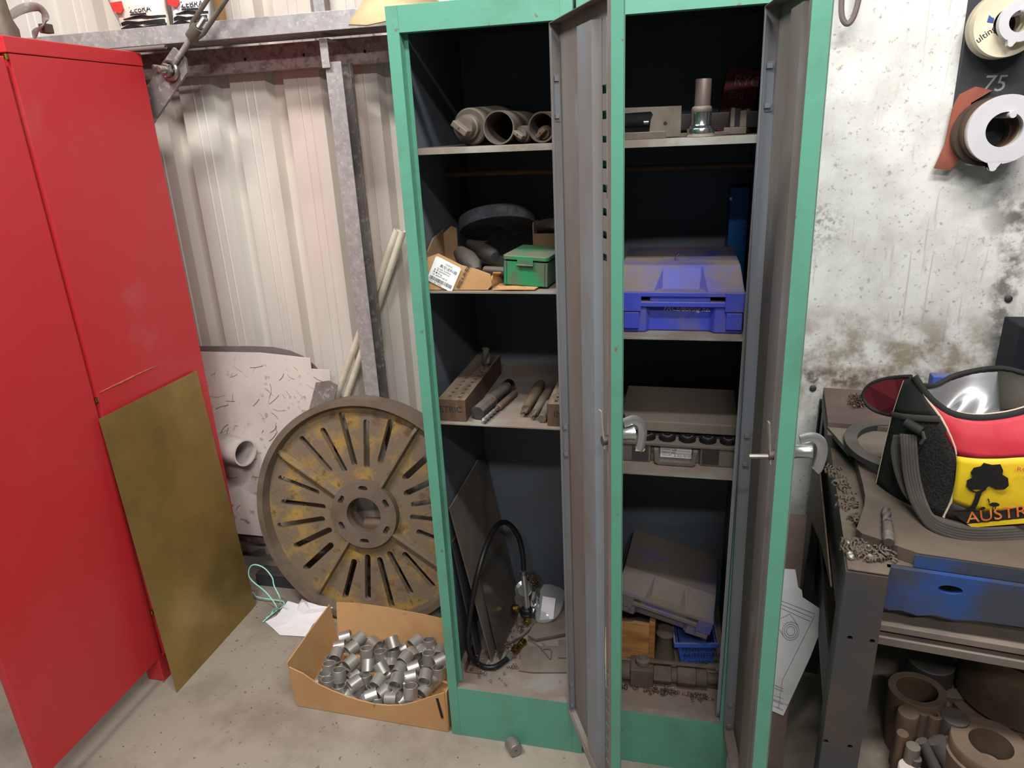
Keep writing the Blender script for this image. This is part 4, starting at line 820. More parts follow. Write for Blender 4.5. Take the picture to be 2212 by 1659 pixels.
bar('flat_bar', (.46, .20, Z1+.0005), (.16, .025, .02), rad(4), 'dark_steel', 'dark bar glimpsed through the slotted fixture')
ts = thing('turned_shaft', 'bright turned steel flange with brown shaft standing upright', 'shaft', (.606, .085, Z1)); Ft = Matrix.Translation((.607, .088, Z1))
m = MB(); m.lathe([(0, .0), (.0265, 0), (.0270, .001), (.0270, .014), (.0262, .0155), (.0222, .0155), (.0222, .0205), (.0202, .0215), (.0190, .024), (.0190, .042), (.0196, .045)], 48, Ft); m.build('flange', 'bright_steel', ts)
m = MB(); m.lathe([(.0190, .0455), (.0198, .047), (.0192, .053), (.0175, .056), (.0155, .0565)], 40, Ft); m.build('weld_bead', 'dusty_steel', ts)
m = MB(); m.lathe([(.0152, .0565), (.0152, .1045), (.0146, .1055)], 40, Ft @ Matrix.Rotation(rad(.6), 4, 'Y')); m.build('shaft', 'shaft_brown', ts)
fb_ = thing('filter_box', 'dark red oil filter box at the back of top shelf', 'box', (.70, .40, Z1)); Fb = Matrix.Translation((.690, .395, Z1+.001)) @ Matrix.Rotation(rad(8), 4, 'Y')
m = MB(); m.box(-.042, .030, -.03, .05, 0, .135, Fb); m.build('carton', 'filter_red', fb_)
m = MB(); m.text('RYCO', .030, Fb @ frame((-.024, -.0305, .100), (1, 0, 0), z=(0, -1, 0)), .0006); m.text('Z30', .020, Fb @ frame((-.03, -.0305, .072), (1, 0, 0), z=(0, -1, 0)), .0006); m.build('lettering', 'ink_grey', fb_)
m = MB()
for i in range(7):
    for j in range(5):
        c = V((-.040+.0155*j+(.0077 if i % 2 else 0), -.0306, .004+.0085*i)); 
        if c.x < .026: m.holes([(c.x-.0072, c.z), (c.x, c.z-.0038), (c.x+.0072, c.z), (c.x, c.z+.0038)], [[(c.x-.006, c.z), (c.x, c.z-.003), (c.x+.006, c.z), (c.x, c.z+.003)]], .0004, Fb @ Matrix(((1, 0, 0, 0), (0, 0, -1, -.0304), (0, 1, 0, 0), (0, 0, 0, 1))))
m.build('mesh_print', 'ink_grey', fb_)
m = MB(); m.lathe([(0, 0), (.014, 0), (.014, .01), (.011, .012), (.011, .03), (.015, .032), (.015, .05), (.009, .056), (0, .056)], 24, Matrix.Translation((.712, .30, Z1)), False); tag(m.build('brass_fitting', 'brass_solid'), 'shiny brass fitting in front of the filter box', 'fitting')
bk = thing('clamp_block', 'dark stepped clamp block at right of top shelf', 'clamp', (.675, .19, Z1)); 
m = MB(); m.box(.655, .70, .17, .20, Z1+.0005, Z1+.014); m.box(.667, .676, .17, .20, Z1+.014, Z1+.052); m.box(.686, .699, .17, .20, Z1+.014, Z1+.046); m.build('jaws', 'dusty_steel', bk, bev=.001)
m = MB(); m.box(.676, .686, .172, .198, Z1+.014, Z1+.05); m.build('pad', 'black', bk)
# ================================================================== right locker, blue case (second shelf)
def hard_case(name, label, M, w, d, h1, h2, m_, lip=True):
    # two shell plastic case: lower shell with recessed grip, lid with sloped recessed front
    t = thing(name, label, 'case', M.translation)
    m = MB(); x = w/2
    # lower shell: outline with grip recess
    o = [(-x, 0), (-.36*w, 0), (-.36*w, .0), (-.33*w, .016), (-.05*w, .018), (.27*w, .018), (.31*w, .016), (.34*w, 0), (x, 0), (x, d), (-x, d)]
    m.prism([(-x, .003), (-.27*w, .003), (-.24*w, .018), (.24*w, .018), (.28*w, .003), (x, .003), (x, d), (-x, d)], h1-.006, M); m.build('lower_shell', m_, t, bev=.003)
    m = MB(); m.prism([(-x-.002, -.002), (x+.002, -.002), (x+.002, d+.002), (-x-.002, d+.002)], .011, M @ Matrix.Translation((0, 0, h1-.0105))); m.build('lower_rim', m_, t, bev=.0015)
    m = MB(); m.prism([(-x-.002, -.002), (x+.002, -.002), (x+.002, d+.002), (-x-.002, d+.002)], .010, M @ Matrix.Translation((0, 0, h1+.0115))); m.build('lid_rim', m_, t, bev=.0015)
    m = MB(); m.box(-.24*w, .24*w, .002, .02, h1, h1+.012, M); m.build('carry_grip', m_, t, bev=.002)
    z0 = h1+.0215; z1_ = z0+h2; s = .055
    y1 = s; a, b, a2, b2 = -.21*w, .22*w, -.16*w, .17*w
    vs = [(-x, 0, z0), (a, 0, z0), (b, 0, z0), (x, 0, z0), (-x+.004, y1, z1_), (a2, y1, z1_), (b2, y1, z1_), (x-.008, y1, z1_), (a+.018, .022, z0+.002), (b-.018, .022, z0+.002), (-x+.004, d-.004, z1_), (x-.008, d-.004, z1_), (-x, d, z0), (x, d, z0), (a2+.004, y1-.006, z1_-.006), (b2-.004, y1-.006, z1_-.006)]
    fs = [(0, 1, 5, 4), (2, 3, 7, 6), (1, 8, 14, 5), (9, 2, 6, 15), (8, 9, 15, 14), (14, 15, 6, 5), (1, 2, 9, 8), (4, 5, 6, 7, 11, 10), (3, 13, 11, 7), (0, 4, 10, 12), (12, 10, 11, 13), (0, 12, 13, 3, 2, 1)]
    m = MB(); m.add(vs, fs, M); m.build('lid', m_, t, bev=.002)
    for lx in (-.385*w, .43*w):
        m = MB(); m.box(lx-.02, lx+.02, -.006, -.002, h1-.020, h1+.022, M); lt = m.build('latch', m_, t, bev=.0015)
        m = MB(); m.box(lx-.016, lx+.016, -.005, .003, .010, h1-.022, M); m.build('latch_pocket', m_, t, bev=.001)
    return t
Zr2 = 1.1665
bc_ = hard_case('blue_case', 'blue plastic tool case with handwritten note, dusty lid', Matrix.Translation((.579, .064, Zr2)), .262, .30, .068, .048, 'blue_case')
m = MB(); m.text('FACE/Boring head', .0145, frame((.545, .0810, Zr2+.046), (1, 0, -.02), z=(0, -1, 0)), .0004, shear=.2); m.build('handwriting', 'pencil', bc_)
bu_ = thing('blue_box', 'tall bright blue narrow box standing behind the blue case', 'box', (.70, .43, Zr2)); m = MB(); m.box(.690, .734, .385, .47, Zr2, Zr2+.275); m.build('carton', 'blue_upright', bu_, bev=.002)
m = MB(); m.text('MAGNET', .02, frame((.727, .3845, Zr2+.215), (0, 0, -1), z=(0, -1, 0)), .0004); m.build('lettering', 'black', bu_)
m = MB(); m.box(.689, .694, .3835, .3845, Zr2+.245, Zr2+.252); m.build('foil_sticker', 'foil', bu_)
m = MB(); q = V((.566, .17, Zr2+.139)); m.tube([q, q+V((.002, 0, .01)), q+V((.008, -.002, .016))], .0016, 8); tag(m.build('metal_chip', 'bright_steel'), 'tiny bright metal chip on the blue case lid', 'chip')
# ================================================================== right locker, collet case
Zr3 = .8425
cc = thing('collet_case', 'grey plastic collet chuck case with lid ajar', 'case', (.59, .2, Zr3)); Mc = Matrix.Translation((.585, .085, Zr3)) @ Matrix.Rotation(rad(-1.2), 4, 'Z')
m = MB(); x = .135
m.prism([(-x, 0), (-.06, 0), (-.058, .012), (.05, .012), (.054, 0), (x, 0), (x, .25), (-x, .25)], .044, Mc); m.build('tray', 'grey_case', cc, bev=.002)
m = MB(); m.prism([(-x-.002, -.004), (x+.002, -.004), (x+.002, .254), (-x-.002, .254)], .008, Mc @ Matrix.Translation((0, 0, .0445))); m.build('tray_rim', 'grey_case', cc, bev=.0015)
for sx in (-.084, .075):
    m = MB(); m.box(sx-.018, sx+.020, -.002, .003, .006, .043, Mc); m.build('textured_pad', 'dark_steel', cc)
m = MB(); m.prism([(-.095, .028), (-.075, .028), (-.072, .034), (-.078, .041), (-.092, .041)], .0008, Mc @ Matrix(((1, 0, 0, 0), (0, 0, -1, -.002), (0, 1, 0, 0), (0, 0, 0, 1)))); m.build('paint_dab', 'ring_cream', cc)
m = MB(); hn = [(-.052, .040), (-.049, .006), (-.042, -.000), (.036, -.000), (.043, .006), (.048, .040), (.037, .040), (.033, .014), (.030, .011), (-.035, .011), (-.038, .014), (-.041, .040)]
m.prism(hn, .012, Mc @ Matrix(((1, 0, 0, 0), (0, 0, -1, -.001), (0, 1, 0, .001), (0, 0, 0, 1)))); m.build('handle', 'grey_case', cc, bev=.002)
m = MB(); m.box(-.037, .034, .0112, .0118, .011, .043, Mc); lb = m.build('label', 'paper', cc)
Fl_ = Mc @ frame((-.034, .0110, 0), (1, 0, 0), z=(0, -1, 0)); m = MB(); m.text('COLLET CHUCK', .0085, Fl_ @ Matrix.Translation((.006, .0365, 0)), .0003)
for k, s in enumerate(('SHANK SIZE', 'DRAW BAR', 'COLLET:   8  PCS METRIC')): m.text(s, .0062, Fl_ @ Matrix.Translation((0, .029-.0072*k, 0)), .0003); m.box(.024, .066, .0285-.0072*k, .0289-.0072*k, 0, .0003, Fl_)
m.build('print', 'ink', lb)
for k in range(6):
    cx = -.115+.046*k; m = MB(); m.pipe(.008, .0195, .018, 28, Mc @ Matrix.Translation((cx, .024, .045))); c_ = m.build('collet', 'black', cc)
    m = MB(); m.pipe(.0085, .013, .0155, 24, Mc @ Matrix.Translation((cx, .024, .049))); m.build('collet_bore', 'bright_steel', c_)
m = MB(); Ml = Mc @ Matrix.Translation((.0, .028, .067)) @ Matrix.Rotation(rad(2), 4, 'X'); m.prism([(-.118, .002), (x, .002), (x, .22), (-x, .22), (-x, .06)], .026, Ml); m.build('lid', 'lid_grey', cc, bev=.0025)
# ================================================================== right locker, bottom
Mt = Matrix.Translation((.555, .185, ZB+.150)) @ Matrix.Rotation(rad(13), 4, 'Y') @ Matrix.Rotation(rad(2), 4, 'X') @ Matrix.Rotation(rad(-4), 4, 'Z')
hard_case('dusty_case', 'dust covered blue plastic case tilted at locker bottom', Mt, .265, .25, .045, .045, 'blue_case_dull')
wbk = thing('wooden_box', 'wooden box with bold brown grain on right locker floor', 'box', (.48, .25, ZB))
m = MB(); Mw = Matrix.Translation((.425, .215, ZB+.0005)) @ Matrix.Rotation(rad(-3), 4, 'Z'); m.box(-.03, .106, 0, .012, 0, .125, Mw); m.build('front_board', 'wood', wbk, bev=.001)
m = MB(); m.box(.1062, .122, -.001, .12, 0, .138, Mw); m.build('end_board', 'wood', wbk, bev=.001); m = MB(); m.box(-.03, .106, .0121, .12, 0, .012, Mw); m.build('base_board', 'wood', wbk)
bb_ = thing('blue_bin', 'blue plastic bin with handwritten names in black marker', 'bin', (.68, .22, ZB)); Mb = Matrix.Translation((.665, .205, ZB+.002)) @ Matrix.Rotation(rad(-4), 4, 'Y') @ Matrix.Rotation(rad(5), 4, 'Z')
m = MB(); 
def bowl(m, w0, w1, d, h, t_, M):
    vs = []; 
    for o_ in (0, t_): vs += [(-w0+o_, 0+o_, o_), (w0-o_, 0+o_, o_), (w0-o_, d-o_, o_), (-w0+o_, d-o_, o_), (-w1+o_, -.012+o_, h), (w1-o_, -.012+o_, h), (w1-o_, d+.01-o_, h), (-w1+o_, d+.01-o_, h)]
    fs = [(0, 3, 2, 1), (8, 9, 10, 11)]
    for i in range(4): j = (i+1) % 4; fs += [(i, j, 4+j, 4+i), (8+i, 12+i, 12+j, 8+j), (4+i, 4+j, 12+j, 12+i)]
    m.add(vs, fs, M)
bowl(m, .040, .052, .11, .088, .002, Mb); m.build('tub', 'blue_bin', bb_)
m = MB(); m.box(-.060, .060, -.017, -.012, .082, .096, Mb); m.box(-.060, -.055, -.012, .12, .082, .096, Mb); m.box(.055, .060, -.012, .12, .082, .096, Mb); m.build('rim', 'blue_bin', bb_, bev=.001)
Fn = Mb @ frame((-.040, -.0118, .066), (1, 0, .03), z=(0, -1, -.13)); m = MB(); m.text('FENNINGS', .0185, Fn, .0006, space=1.05); m.text('BAIRNSDALE', .0175, Fn @ Matrix.Translation((.003, -.019, .0018)), .0006, space=1.05); m.text('3112605', .018, Fn @ Matrix.Translation((.014, -.045, .0045)), .0006); m.build('handwriting', 'ink', bb_)
vt = thing('valve_spanner', 'heavy dusty hydraulic coupling with lever arm', 'tool', (.59, .13, ZB)); Mv = Matrix.Translation((.435, .128, ZB+.030)) @ Matrix.Rotation(rad(2), 4, 'Z')
def rx_(prof, nm, n=28): 
    mm = MB(); mm.lathe(prof, n, Mv @ Matrix.Rotation(pi/2, 4, 'Y')); return mm.build(nm, 'rust_dust', vt, bev=.0015 if n < 12 else 0)
rx_([(.024, .02), (.026, .024), (.026, .048), (.024, .05)], 'end_cap')
m = MB(); m.box(.0505, .112, -.029, .029, -.029, .030, Mv); m.build('valve_block', 'rust_dust', vt, bev=.003)
rx_([(.026, .1125), (.027, .116), (.027, .156), (.025, .160)], 'hex_nut', 8); rx_([(.0215, .1605), (.0215, .172), (.022, .174)], 'neck'); rx_([(.026, .1745), (.0275, .177), (.0275, .222), (.026, .225)], 'union', 8); rx_([(.024, .2255), (.024, .252), (.021, .254)], 'collar'); rx_([(.016, .2545), (.016, .285), (.014, .288)], 'spigot')
m = MB(); m.lathe([(.017, 0), (.019, .002), (.019, .013), (.012, .016), (.010, .02), (0, .02)], 24, Mv @ Matrix.Translation((.083, .0, .031))); m.build('pivot', 'rust_dust', vt)
m = MB(); a_ = Mv @ V((.085, .0, .040)); b_ = Mv @ V((.265, .012, .030)); m.tube([a_, a_.lerp(b_, .9), b_], .006, 10, True, (.0075, .0045, (0, 0, 1))); m.tube([b_-V((.01, 0, 0)), b_+V((.01, 0, 0))], .009, 12); m.build('lever', 'rust_dust', vt)
arbor('cast_knob', 'dusty cast knob standing between wooden box and blue bin', (.575, .235, ZB), (0, 0, 1), [(0, 0), (.03, 0), (.024, .03), (.02, .07), (.026, .085), (.02, .10), (0, .102)], 'rust_dust', None, 'knob')
curls('swarf_curls', (.54, .095, ZB+.003), (.08, .006), 60, 8, 'bright metal curls trapped under the hydraulic coupling', 'swarf', .005, (.0015, .004))
curls('swarf_curls', (.67, .095, ZB+.003), (.03, .01), 20, 9, 'shiny copper coloured curls near the right locker door', 'swarf', .008, (.002, .005))
# ================================================================== bench on the right
BO = V((.872, -.33, 0)); BX = V((.99255, -.1219, 0)); BY = V((.1219, .99255, 0))
MB_ = frame(BO, BX, y=BY)
def bl(x, y, z): return MB_ @ V((x, y, z))
def bp(px, py, z):  # bench-local point seen at a pixel, on height z
    q = MB_.inverted() @ A(px, py, 'z', z); return q.x, q.y
bn = thing('steel_bench', 'heavy steel workbench with blue front beam', 'bench', bl(.5, .4, 0))
def leg(x0, y0, holes_):
    m = MB(); Mf = MB_ @ Matrix(((1, 0, 0, 0), (0, 0, -1, y0+.006), (0, 1, 0, 0), (0, 0, 0, 1)))
    m.holes([(x0, 0), (x0+.066, 0), (x0+.066, .85), (x0, .85)], [circ(.0048, 14, h) for h in holes_], .006, Mf)
    m.box(x0, x0+.006, y0+.006, y0+.066, 0, .85, MB_); m.box(x0+.06, x0+.066, y0+.006, y0+.066, 0, .85, MB_); m.box(x0+.006, x0+.06, y0+.06, y0+.066, 0, .85, MB_); m.box(x0+.006, x0+.06, y0+.006, y0+.06, .844, .85, MB_)
    m.build('leg', 'bench_leg', bn)
leg(0, .02, [(.021, .715), (.057, .716), (.006, .469), (.048, .469)])
leg(0, .76, []); leg(.90, .02, []); leg(.90, .76, [])
m = MB(); Mf = MB_ @ Matrix(((1, 0, 0, 0), (0, 0, -1, .057), (0, 1, 0, 0), (0, 0, 0, 1)))
bo_ = [(.067, .8545), (.067, .775), (.08, .768), (.10, .771), (.125, .766), (.15, .773), (.18, .770), (.21, .775), (.30, .778), (.9, .78), (.9, .8545)]
m.holes(bo_[::-1], [[(.166+.0185*cos(2*pi*k/20), .828+.0085*sin(2*pi*k/20)) for k in range(20)]], .010, Mf); m.build('front_beam', 'bench_blue', bn)
m = MB(); m.box(.006, .022, .086, .76, .70, .852, MB_); m.build('side_beam', 'dark_steel', bn)
m = MB(); m.prism([(.003, .024), (.066, .024), (.075, .0605), (.96, .0605), (.96, .82), (.003, .82)], .002, MB_ @ Matrix.Translation((0, 0, .8525))); m.build('top_sheet', 'rust_dust', bn)
for z1_, t_, y0_, mm_ in ((.735, .013, .047, 'plate_dusty'), (.708, .016, .047, 'plate_dusty')):
    m = MB(); m.box(.024, .896, y0_, .75, z1_-t_, z1_, MB_); m.build('shelf_plate', mm_, bn, bev=.001)
m = MB(); m.box(.024, .96, .03, .80, .345, .36, MB_); m.build('lower_shelf', 'plate_dusty', bn, bev=.001)
m = MB(); m.box(.024, .03, .09, .75, .36, .47, MB_); m.build('shelf_side', 'dark_steel', bn)
# curved top plate
cp = [bp(px, py, .88) for px, py in ((1985, 1195), (1940, 1180), (1895, 1163), (1862, 1152), (1850, 1142), (1858, 1120), (1867, 1092), (1869, 1070), (1864, 1045), (1856, 1015), (1848, 985), (1850, 960))]
cp = [(.95, .060), (.262, .062)][0:2] + cp + [(.06, .52), (.95, .52)]
m = MB(); m.prism(cp, .0245, MB_ @ Matrix.Translation((0, 0, .8555))); pl = thing('top_plate', 'thick steel plate with curved cut edge on the bench', 'plate', bl(.3, .3, .855)); m.build('plate', 'bench_top', pl)
m = MB(); m.box(.108, .95, .0580, .0598, .8555, .8795, MB_); m.build('blue_edge', 'bench_blue', pl)
# brown board at the back
m = MB(); bp0 = [bp(*p, .905) for p in ((1778, 838),)]; m.prism([(-.006, .566), (.60, .57), (.60, .835), (-.004, .81)], .018, MB_ @ Matrix.Translation((0, 0, .8875))); tag(m.build('brown_board', 'mdf_brown', bev=.0015), 'flat brown board at back of bench under metal wool', 'board')
m = MB(); m.prism([(-.006, .53), (.6, .53), (.6, .83), (-.004, .805)], .032, MB_ @ Matrix.Translation((0, 0, .855))); tag(m.build('packing_plate', 'dark_steel'), 'dark packing plate under the brown board on bench', 'plate')
m = MB(); m.prism([(-.006, .565), (.031, .435), (.05, .435), (.055, .42), (.3, .42), (.3, .565)], .013, MB_ @ Matrix.Translation((0, 0, .8805))); tag(m.build('grey_plate', 'plate_dusty', bev=.001), 'dusty grey plate with a clipped corner on the bench', 'plate')
# open ring
m = MB(); cxy = (.128, .47); n_ = 40; a0, a1 = rad(88), rad(258)
ro, ri = .105, .078; out = [(cxy[0]+ro*cos(a0+(a1-a0)*k/n_), cxy[1]+ro*1.3*sin(a0+(a1-a0)*k/n_)) for k in range(n_+1)]; inn = [(cxy[0]+ri*cos(a0+(a1-a0)*k/n_), cxy[1]+ri*1.32*sin(a0+(a1-a0)*k/n_)) for k in range(n_+1)]
e1 = [(out[-1][0]+.012, out[-1][1]-.02), (inn[-1][0]+.02, inn[-1][1]-.006)]
rows = []; 
for z in (.894, .908): rows.append([bl(p[0], p[1], z) for p in out] + [bl(p[0], p[1], z) for p in inn[::-1]])
nn_ = len(rows[0]); m.add(rows[0]+rows[1], [(i, (i+1) % nn_, nn_+(i+1) % nn_, nn_+i) for i in range(nn_)] + [(i, i+1, nn_-2-i, nn_-1-i) for i in range(n_)] + [(nn_+i, nn_+nn_-1-i, nn_+nn_-2-i, nn_+i+1) for i in range(n_)])
tag(m.build('clamp_ring', 'dark_steel', bev=.001), 'dark open steel ring lying half under the bag', 'ring')
q = bl(.075, .70, .906); curls('metal_wool', q, (.018, .02), 140, 12, 'small clump of brown metal wool on the brown board', 'swarf', .022, (.002, .006))
# swarf along the left edge and at the corner
curls('swarf_heap', bl(.045, .09, .8555), (.036, .03), 60, 13, 'heap of dusty chips at front corner of the bench', 'rust_dust', .012, (.003, .007))
curls('swarf_trail', bl(.022, .28, .8555), (.012, .15), 45, 14, 'trail of chips along the curved plate edge', 'rust_dust', .005, (.002, .006))
m = MB(); 
for k in range(9):
    q = bl(.04+.035*sin(k*2.1), .085+.03*cos(k*1.7), .857); m.lathe([(0, 0), (.007, 0), (.0065, .004), (.002, .008), (0, .008)], 9, axis(q, (sin(k), cos(k), 2)))
o = m.build('chip_discs', 'steel'); tag(o, 'bright little round chips in the corner heap', 'swarf', None, 'stuff')
da = A(1920, 1172, 'z', .888); db = A(1914, 1100, 'z', .888); fluted('twist_drill', 'big twist drill lying on the bench plate edge', da, db-da, (db-da).length, .0085, ('dark_plastic', 'dark_steel'), .55, 'drill bit', .0095, 1.1)
m = MB(); dd_ = (db-da).normalized(); m.lathe([(.0097, .012), (.0097, .026)], 20, axis(da, dd_)); m.build('bright_band', 'steel', bpy.data.objects['twist_drill.001'] if 'twist_drill.001' in bpy.data.objects else None)
# ================================================================== cooler bag
bg = thing('cooler_bag', 'open lunch cooler bag with yellow tree print', 'bag', (1.15, -.08, .88))
def curve(pts): return [A(px, py, 'y', y) for px, py, y in pts]
def resamp(P, n):
    S_ = spline(P, 10); L = [0]
    for i in range(1, len(S_)): L.append(L[-1]+(S_[i]-S_[i-1]).length)
    out = []; j = 0
    for k in range(n+1):
        t_ = L[-1]*k/n
        while j < len(L)-2 and L[j+1] < t_: j += 1
        d = L[j+1]-L[j]; out.append(S_[j].lerp(S_[j+1], (t_-L[j])/d if d > 0 else 0))
    return out
NB = 22
r0 = resamp(curve(((1976, 816, -.07), (2008, 862, -.10), (2048, 893, -.125), (2090, 905, -.142), (2140, 906, -.156), (2212, 893, -.17), (2330, 850, -.19))), NB)
r1 = resamp(curve(((2068, 985, -.156), (2110, 990, -.172), (2160, 990, -.182), (2212, 987, -.192), (2320, 985, -.212))), NB)
r2 = resamp(curve(((2056, 1085, -.153), (2110, 1105, -.170), (2160, 1112, -.180), (2212, 1118, -.19), (2310, 1130, -.21))), NB)
r3 = [V((p.x, p.y, .8815)) for p in resamp([V((1.071, -.150, .8815)), V((1.16, -.182, .8815)), V((1.34, -.232, .8815))], NB)]
def loft(ra, rb, n, bulge=0, nrm=(0, -1, 0)):
    return [[a.lerp(b, k/n) + V(nrm)*bulge*sin(pi*k/n) for a, b in zip(ra, rb)] for k in range(n+1)]
red_rows = loft(r0, r1, 8, .006); yel_rows = loft(r1, r2, 8, .004); bas_rows = loft(r2, r3, 3, .002)
for rows, nm, mm_ in ((red_rows, 'red_panel', 'bag_red'), (yel_rows, 'yellow_panel', 'bag_yellow'), (bas_rows, 'base_panel', 'bag_black')):
    m = MB(); m.grid(rows); m.build(nm, mm_, bg, solid=.003, angle=70)
# end panel (left): between front piping and rear edge
pip = resamp(curve(((1974, 813, -.066), (2003, 862, -.098), (2035, 905, -.126), (2058, 950, -.145), (2069, 990, -.156), (2067, 1035, -.156), (2056, 1080, -.153))) + [V((1.071, -.150, .8815))], 16)
rea = resamp(curve(((1953, 823, -.045), (1940, 860, -.04), (1925, 910, -.035), (1908, 980, -.03))) + [V((.985, -.027, .8815))], 16)
rows = [[a.lerp(b, k/8) + V((-.012, -.006, 0))*sin(pi*k/8)*min(1, i/6) for k in range(9)] for i, (a, b) in enumerate(zip(rea, pip))]
m = MB(); m.grid(rows[:6]); m.build('end_top', 'bag_black', bg, solid=.003, angle=70)
m = MB(); m.grid(rows[5:]); m.build('mesh_pocket', 'bag_mesh', bg, solid=.003, angle=70)
m = MB(); m.tube([p+V((-.004, -.004, 0)) for p in rows[5]], .003, 8, True, (.006, .0015, (-1, -.4, 0))); m.build('pocket_binding', 'webbing', bg)
m = MB(); m.tube(pip, .0026, 8); m.build('piping', 'piping', bg); m = MB(); m.tube(rea, .002, 8); m.build('piping', 'piping', bg)
# back, floor
bk_ = resamp(curve(((1985, 832, -.02), (2020, 832, .0), (2060, 812, .01), (2110, 800, .01), (2160, 795, .0), (2212, 806, -.02), (2320, 840, -.08))), NB)
bkb = [V((p.x-.03, .0-.03*k/NB, .8815)) for k, p in enumerate(bk_)]; bkb[0] = V((.985, -.027, .8815))
m = MB(); m.grid(loft(bk_, bkb, 6)); m.build('back_panel', 'bag_black', bg, solid=.003, angle=70)
m = MB(); m.grid([[V((p.x, p.y+.004, .8835)) for p in r3], [V((p.x, p.y-.003, .8835)) for p in bkb]]); m.build('floor_panel', 'bag_black', bg, solid=.003)
m = MB(); fr_pts = [r0[-1], r1[-1], r2[-1], r3[-1]]; bk_pts = [bk_[-1], bk_[-1].lerp(bkb[-1], .45), bk_[-1].lerp(bkb[-1], .8), bkb[-1]]; m.grid([[p.lerp(q, k/4)+V((.012*sin(pi*k/4), 0, 0)) for k in range(5)] for p, q in zip(fr_pts, bk_pts)]); m.build('end_panel', 'bag_mesh', bg, solid=.003, angle=70)
# zip rim
m = MB(); m.tube([p+V((0, .002, .001)) for p in r0], .006, 10, True, (.0045, .008, (0, 0, 1))); m.build('rim', 'bag_black', bg)
m = MB(); m.tube([p+V((0, .012, .003)) for p in r0[5:]], .004, 8); m.build('zip_tape', 'piping', bg)
m = MB(); m.tube(bk_, .005, 10); m.build('rim', 'bag_black', bg)
# silver lining: folded surface sagging between rims
rl = random.Random(4); rows = []; n2 = 14
for k in range(n2+1):
    v = k/n2; row = []
    for i, (a, b) in enumerate(zip(r0, bk_)):
        p = a.lerp(b, v); sag = .085*sin(pi*v)**.7*min(1, .15+i/7); u = i/NB
        fold = .012*sin(9*u*3+6*v+2.2*sin(5*v))*sin(pi*v) + .007*sin(26*u-11*v)*sin(pi*v)
        row.append(p + V((.010*sin(12*v+7*u)*sin(pi*v), .010*sin(pi*v), -sag + fold)))
    rows.append(row)
m = MB(); m.grid(rows); m.build('lining', 'lining', bg, solid=.001, angle=80, sub=1)
ins = curve(((2156, 800, .0), (2212, 812, -.02), (2300, 840, -.06))); 
m = MB(); m.grid([[ins[0], ins[1], ins[2]], [A(2160, 885, 'y', -.06), A(2212, 880, 'y', -.08), A(2300, 870, 'y', -.1)]]); m.build('inner_flap', 'webbing', bg, solid=.003)
# lid flap hanging out to the left
fo = [A(px, py, 'y', y) for px, py, y in ((1968, 814, -.045), (1935, 816, -.01), (1902, 822, .015), (1878, 833, .03), (1867, 850, .035), (1869, 866, .03), (1880, 880, .015), (1900, 890, .0), (1925, 896, -.02), (1945, 868, -.04))]
m = MB(); m.add(fo, [list(range(len(fo)))]); m.build('lid_flap', 'bag_darkred', bg, solid=.006)
m = MB(); m.tube(spline(fo[:9], 4), .0048, 8); m.build('lid_binding', 'bag_black', bg)
# strap and buckle
def ws(pts): return spline([A(*p[:2], p[2], p[3]) for p in pts], 6)
sp1 = ws(((1962, 938, 'y', -.105), (1964, 975, 'y', -.115), (1968, 1020, 'y', -.125), (1978, 1065, 'y', -.14), (1992, 1100, 'z', .905), (2012, 1128, 'z', .895), (2050, 1146, 'z', .892), (2110, 1156, 'z', .889), (2212, 1152, 'z', .888), (2320, 1140, 'z', .887)))
wd = [V((.9, -.35, .0))]*1
def ribbon(path, w0, dirs, nm, mm_):
    rows = [[], []]; n = len(path)
    for i, p in enumerate(path):
        t_ = i/(n-1)*(len(dirs)-1); j = min(int(t_), len(dirs)-2); d = V(dirs[j]).lerp(V(dirs[j+1]), t_-j).normalized()
        rows[0].append(p+d*w0/2); rows[1].append(p-d*w0/2)
    mm2 = MB(); R5 = [[rows[0][i].lerp(rows[1][i], k/6) for i in range(n)] for k in range(7)]; mm2.grid(R5); mm2.build(nm, mm_, bg, solid=.002, angle=80)
    for k in (1, 2, 3, 4, 5):
        m3 = MB(); m3.tube([p+V((0, -.0012, .0006)) for p in R5[k]], .0008, 4); m3.build('webbing_rib', mm_, bg)
ribbon(sp1, .028, [(1, -.3, .1), (1, -.3, .1), (1, -.3, .2), (.8, -.2, .6), (.4, 0, .9), (.2, .2, 1), (0, .3, 1), (0, .5, .8), (0, .6, .7)], 'strap', 'webbing')
sp2 = ws(((1944, 940, 'y', -.085), (1938, 975, 'y', -.09), (1946, 1020, 'y', -.105), (1962, 1060, 'y', -.125), (1985, 1088, 'y', -.15)))
ribbon(sp2, .022, [(1, -.3, .1), (1, -.4, .1), (.9, -.3, .3), (.8, -.2, .6)], 'strap', 'webbing')
ba = A(1956, 912, 'y', -.098); bb2 = A(1992, 932, 'y', -.118); m = MB(); m.tube([ba, bb2], .009, 12); m.build('strap_loop', 'bag_black', bg)
m = MB(); m.tube([bb2, bb2+V((.004, -.004, -.012)), bb2+V((0, -.002, -.024))], .0035, 8); m.build('buckle', 'dark_plastic', bg)
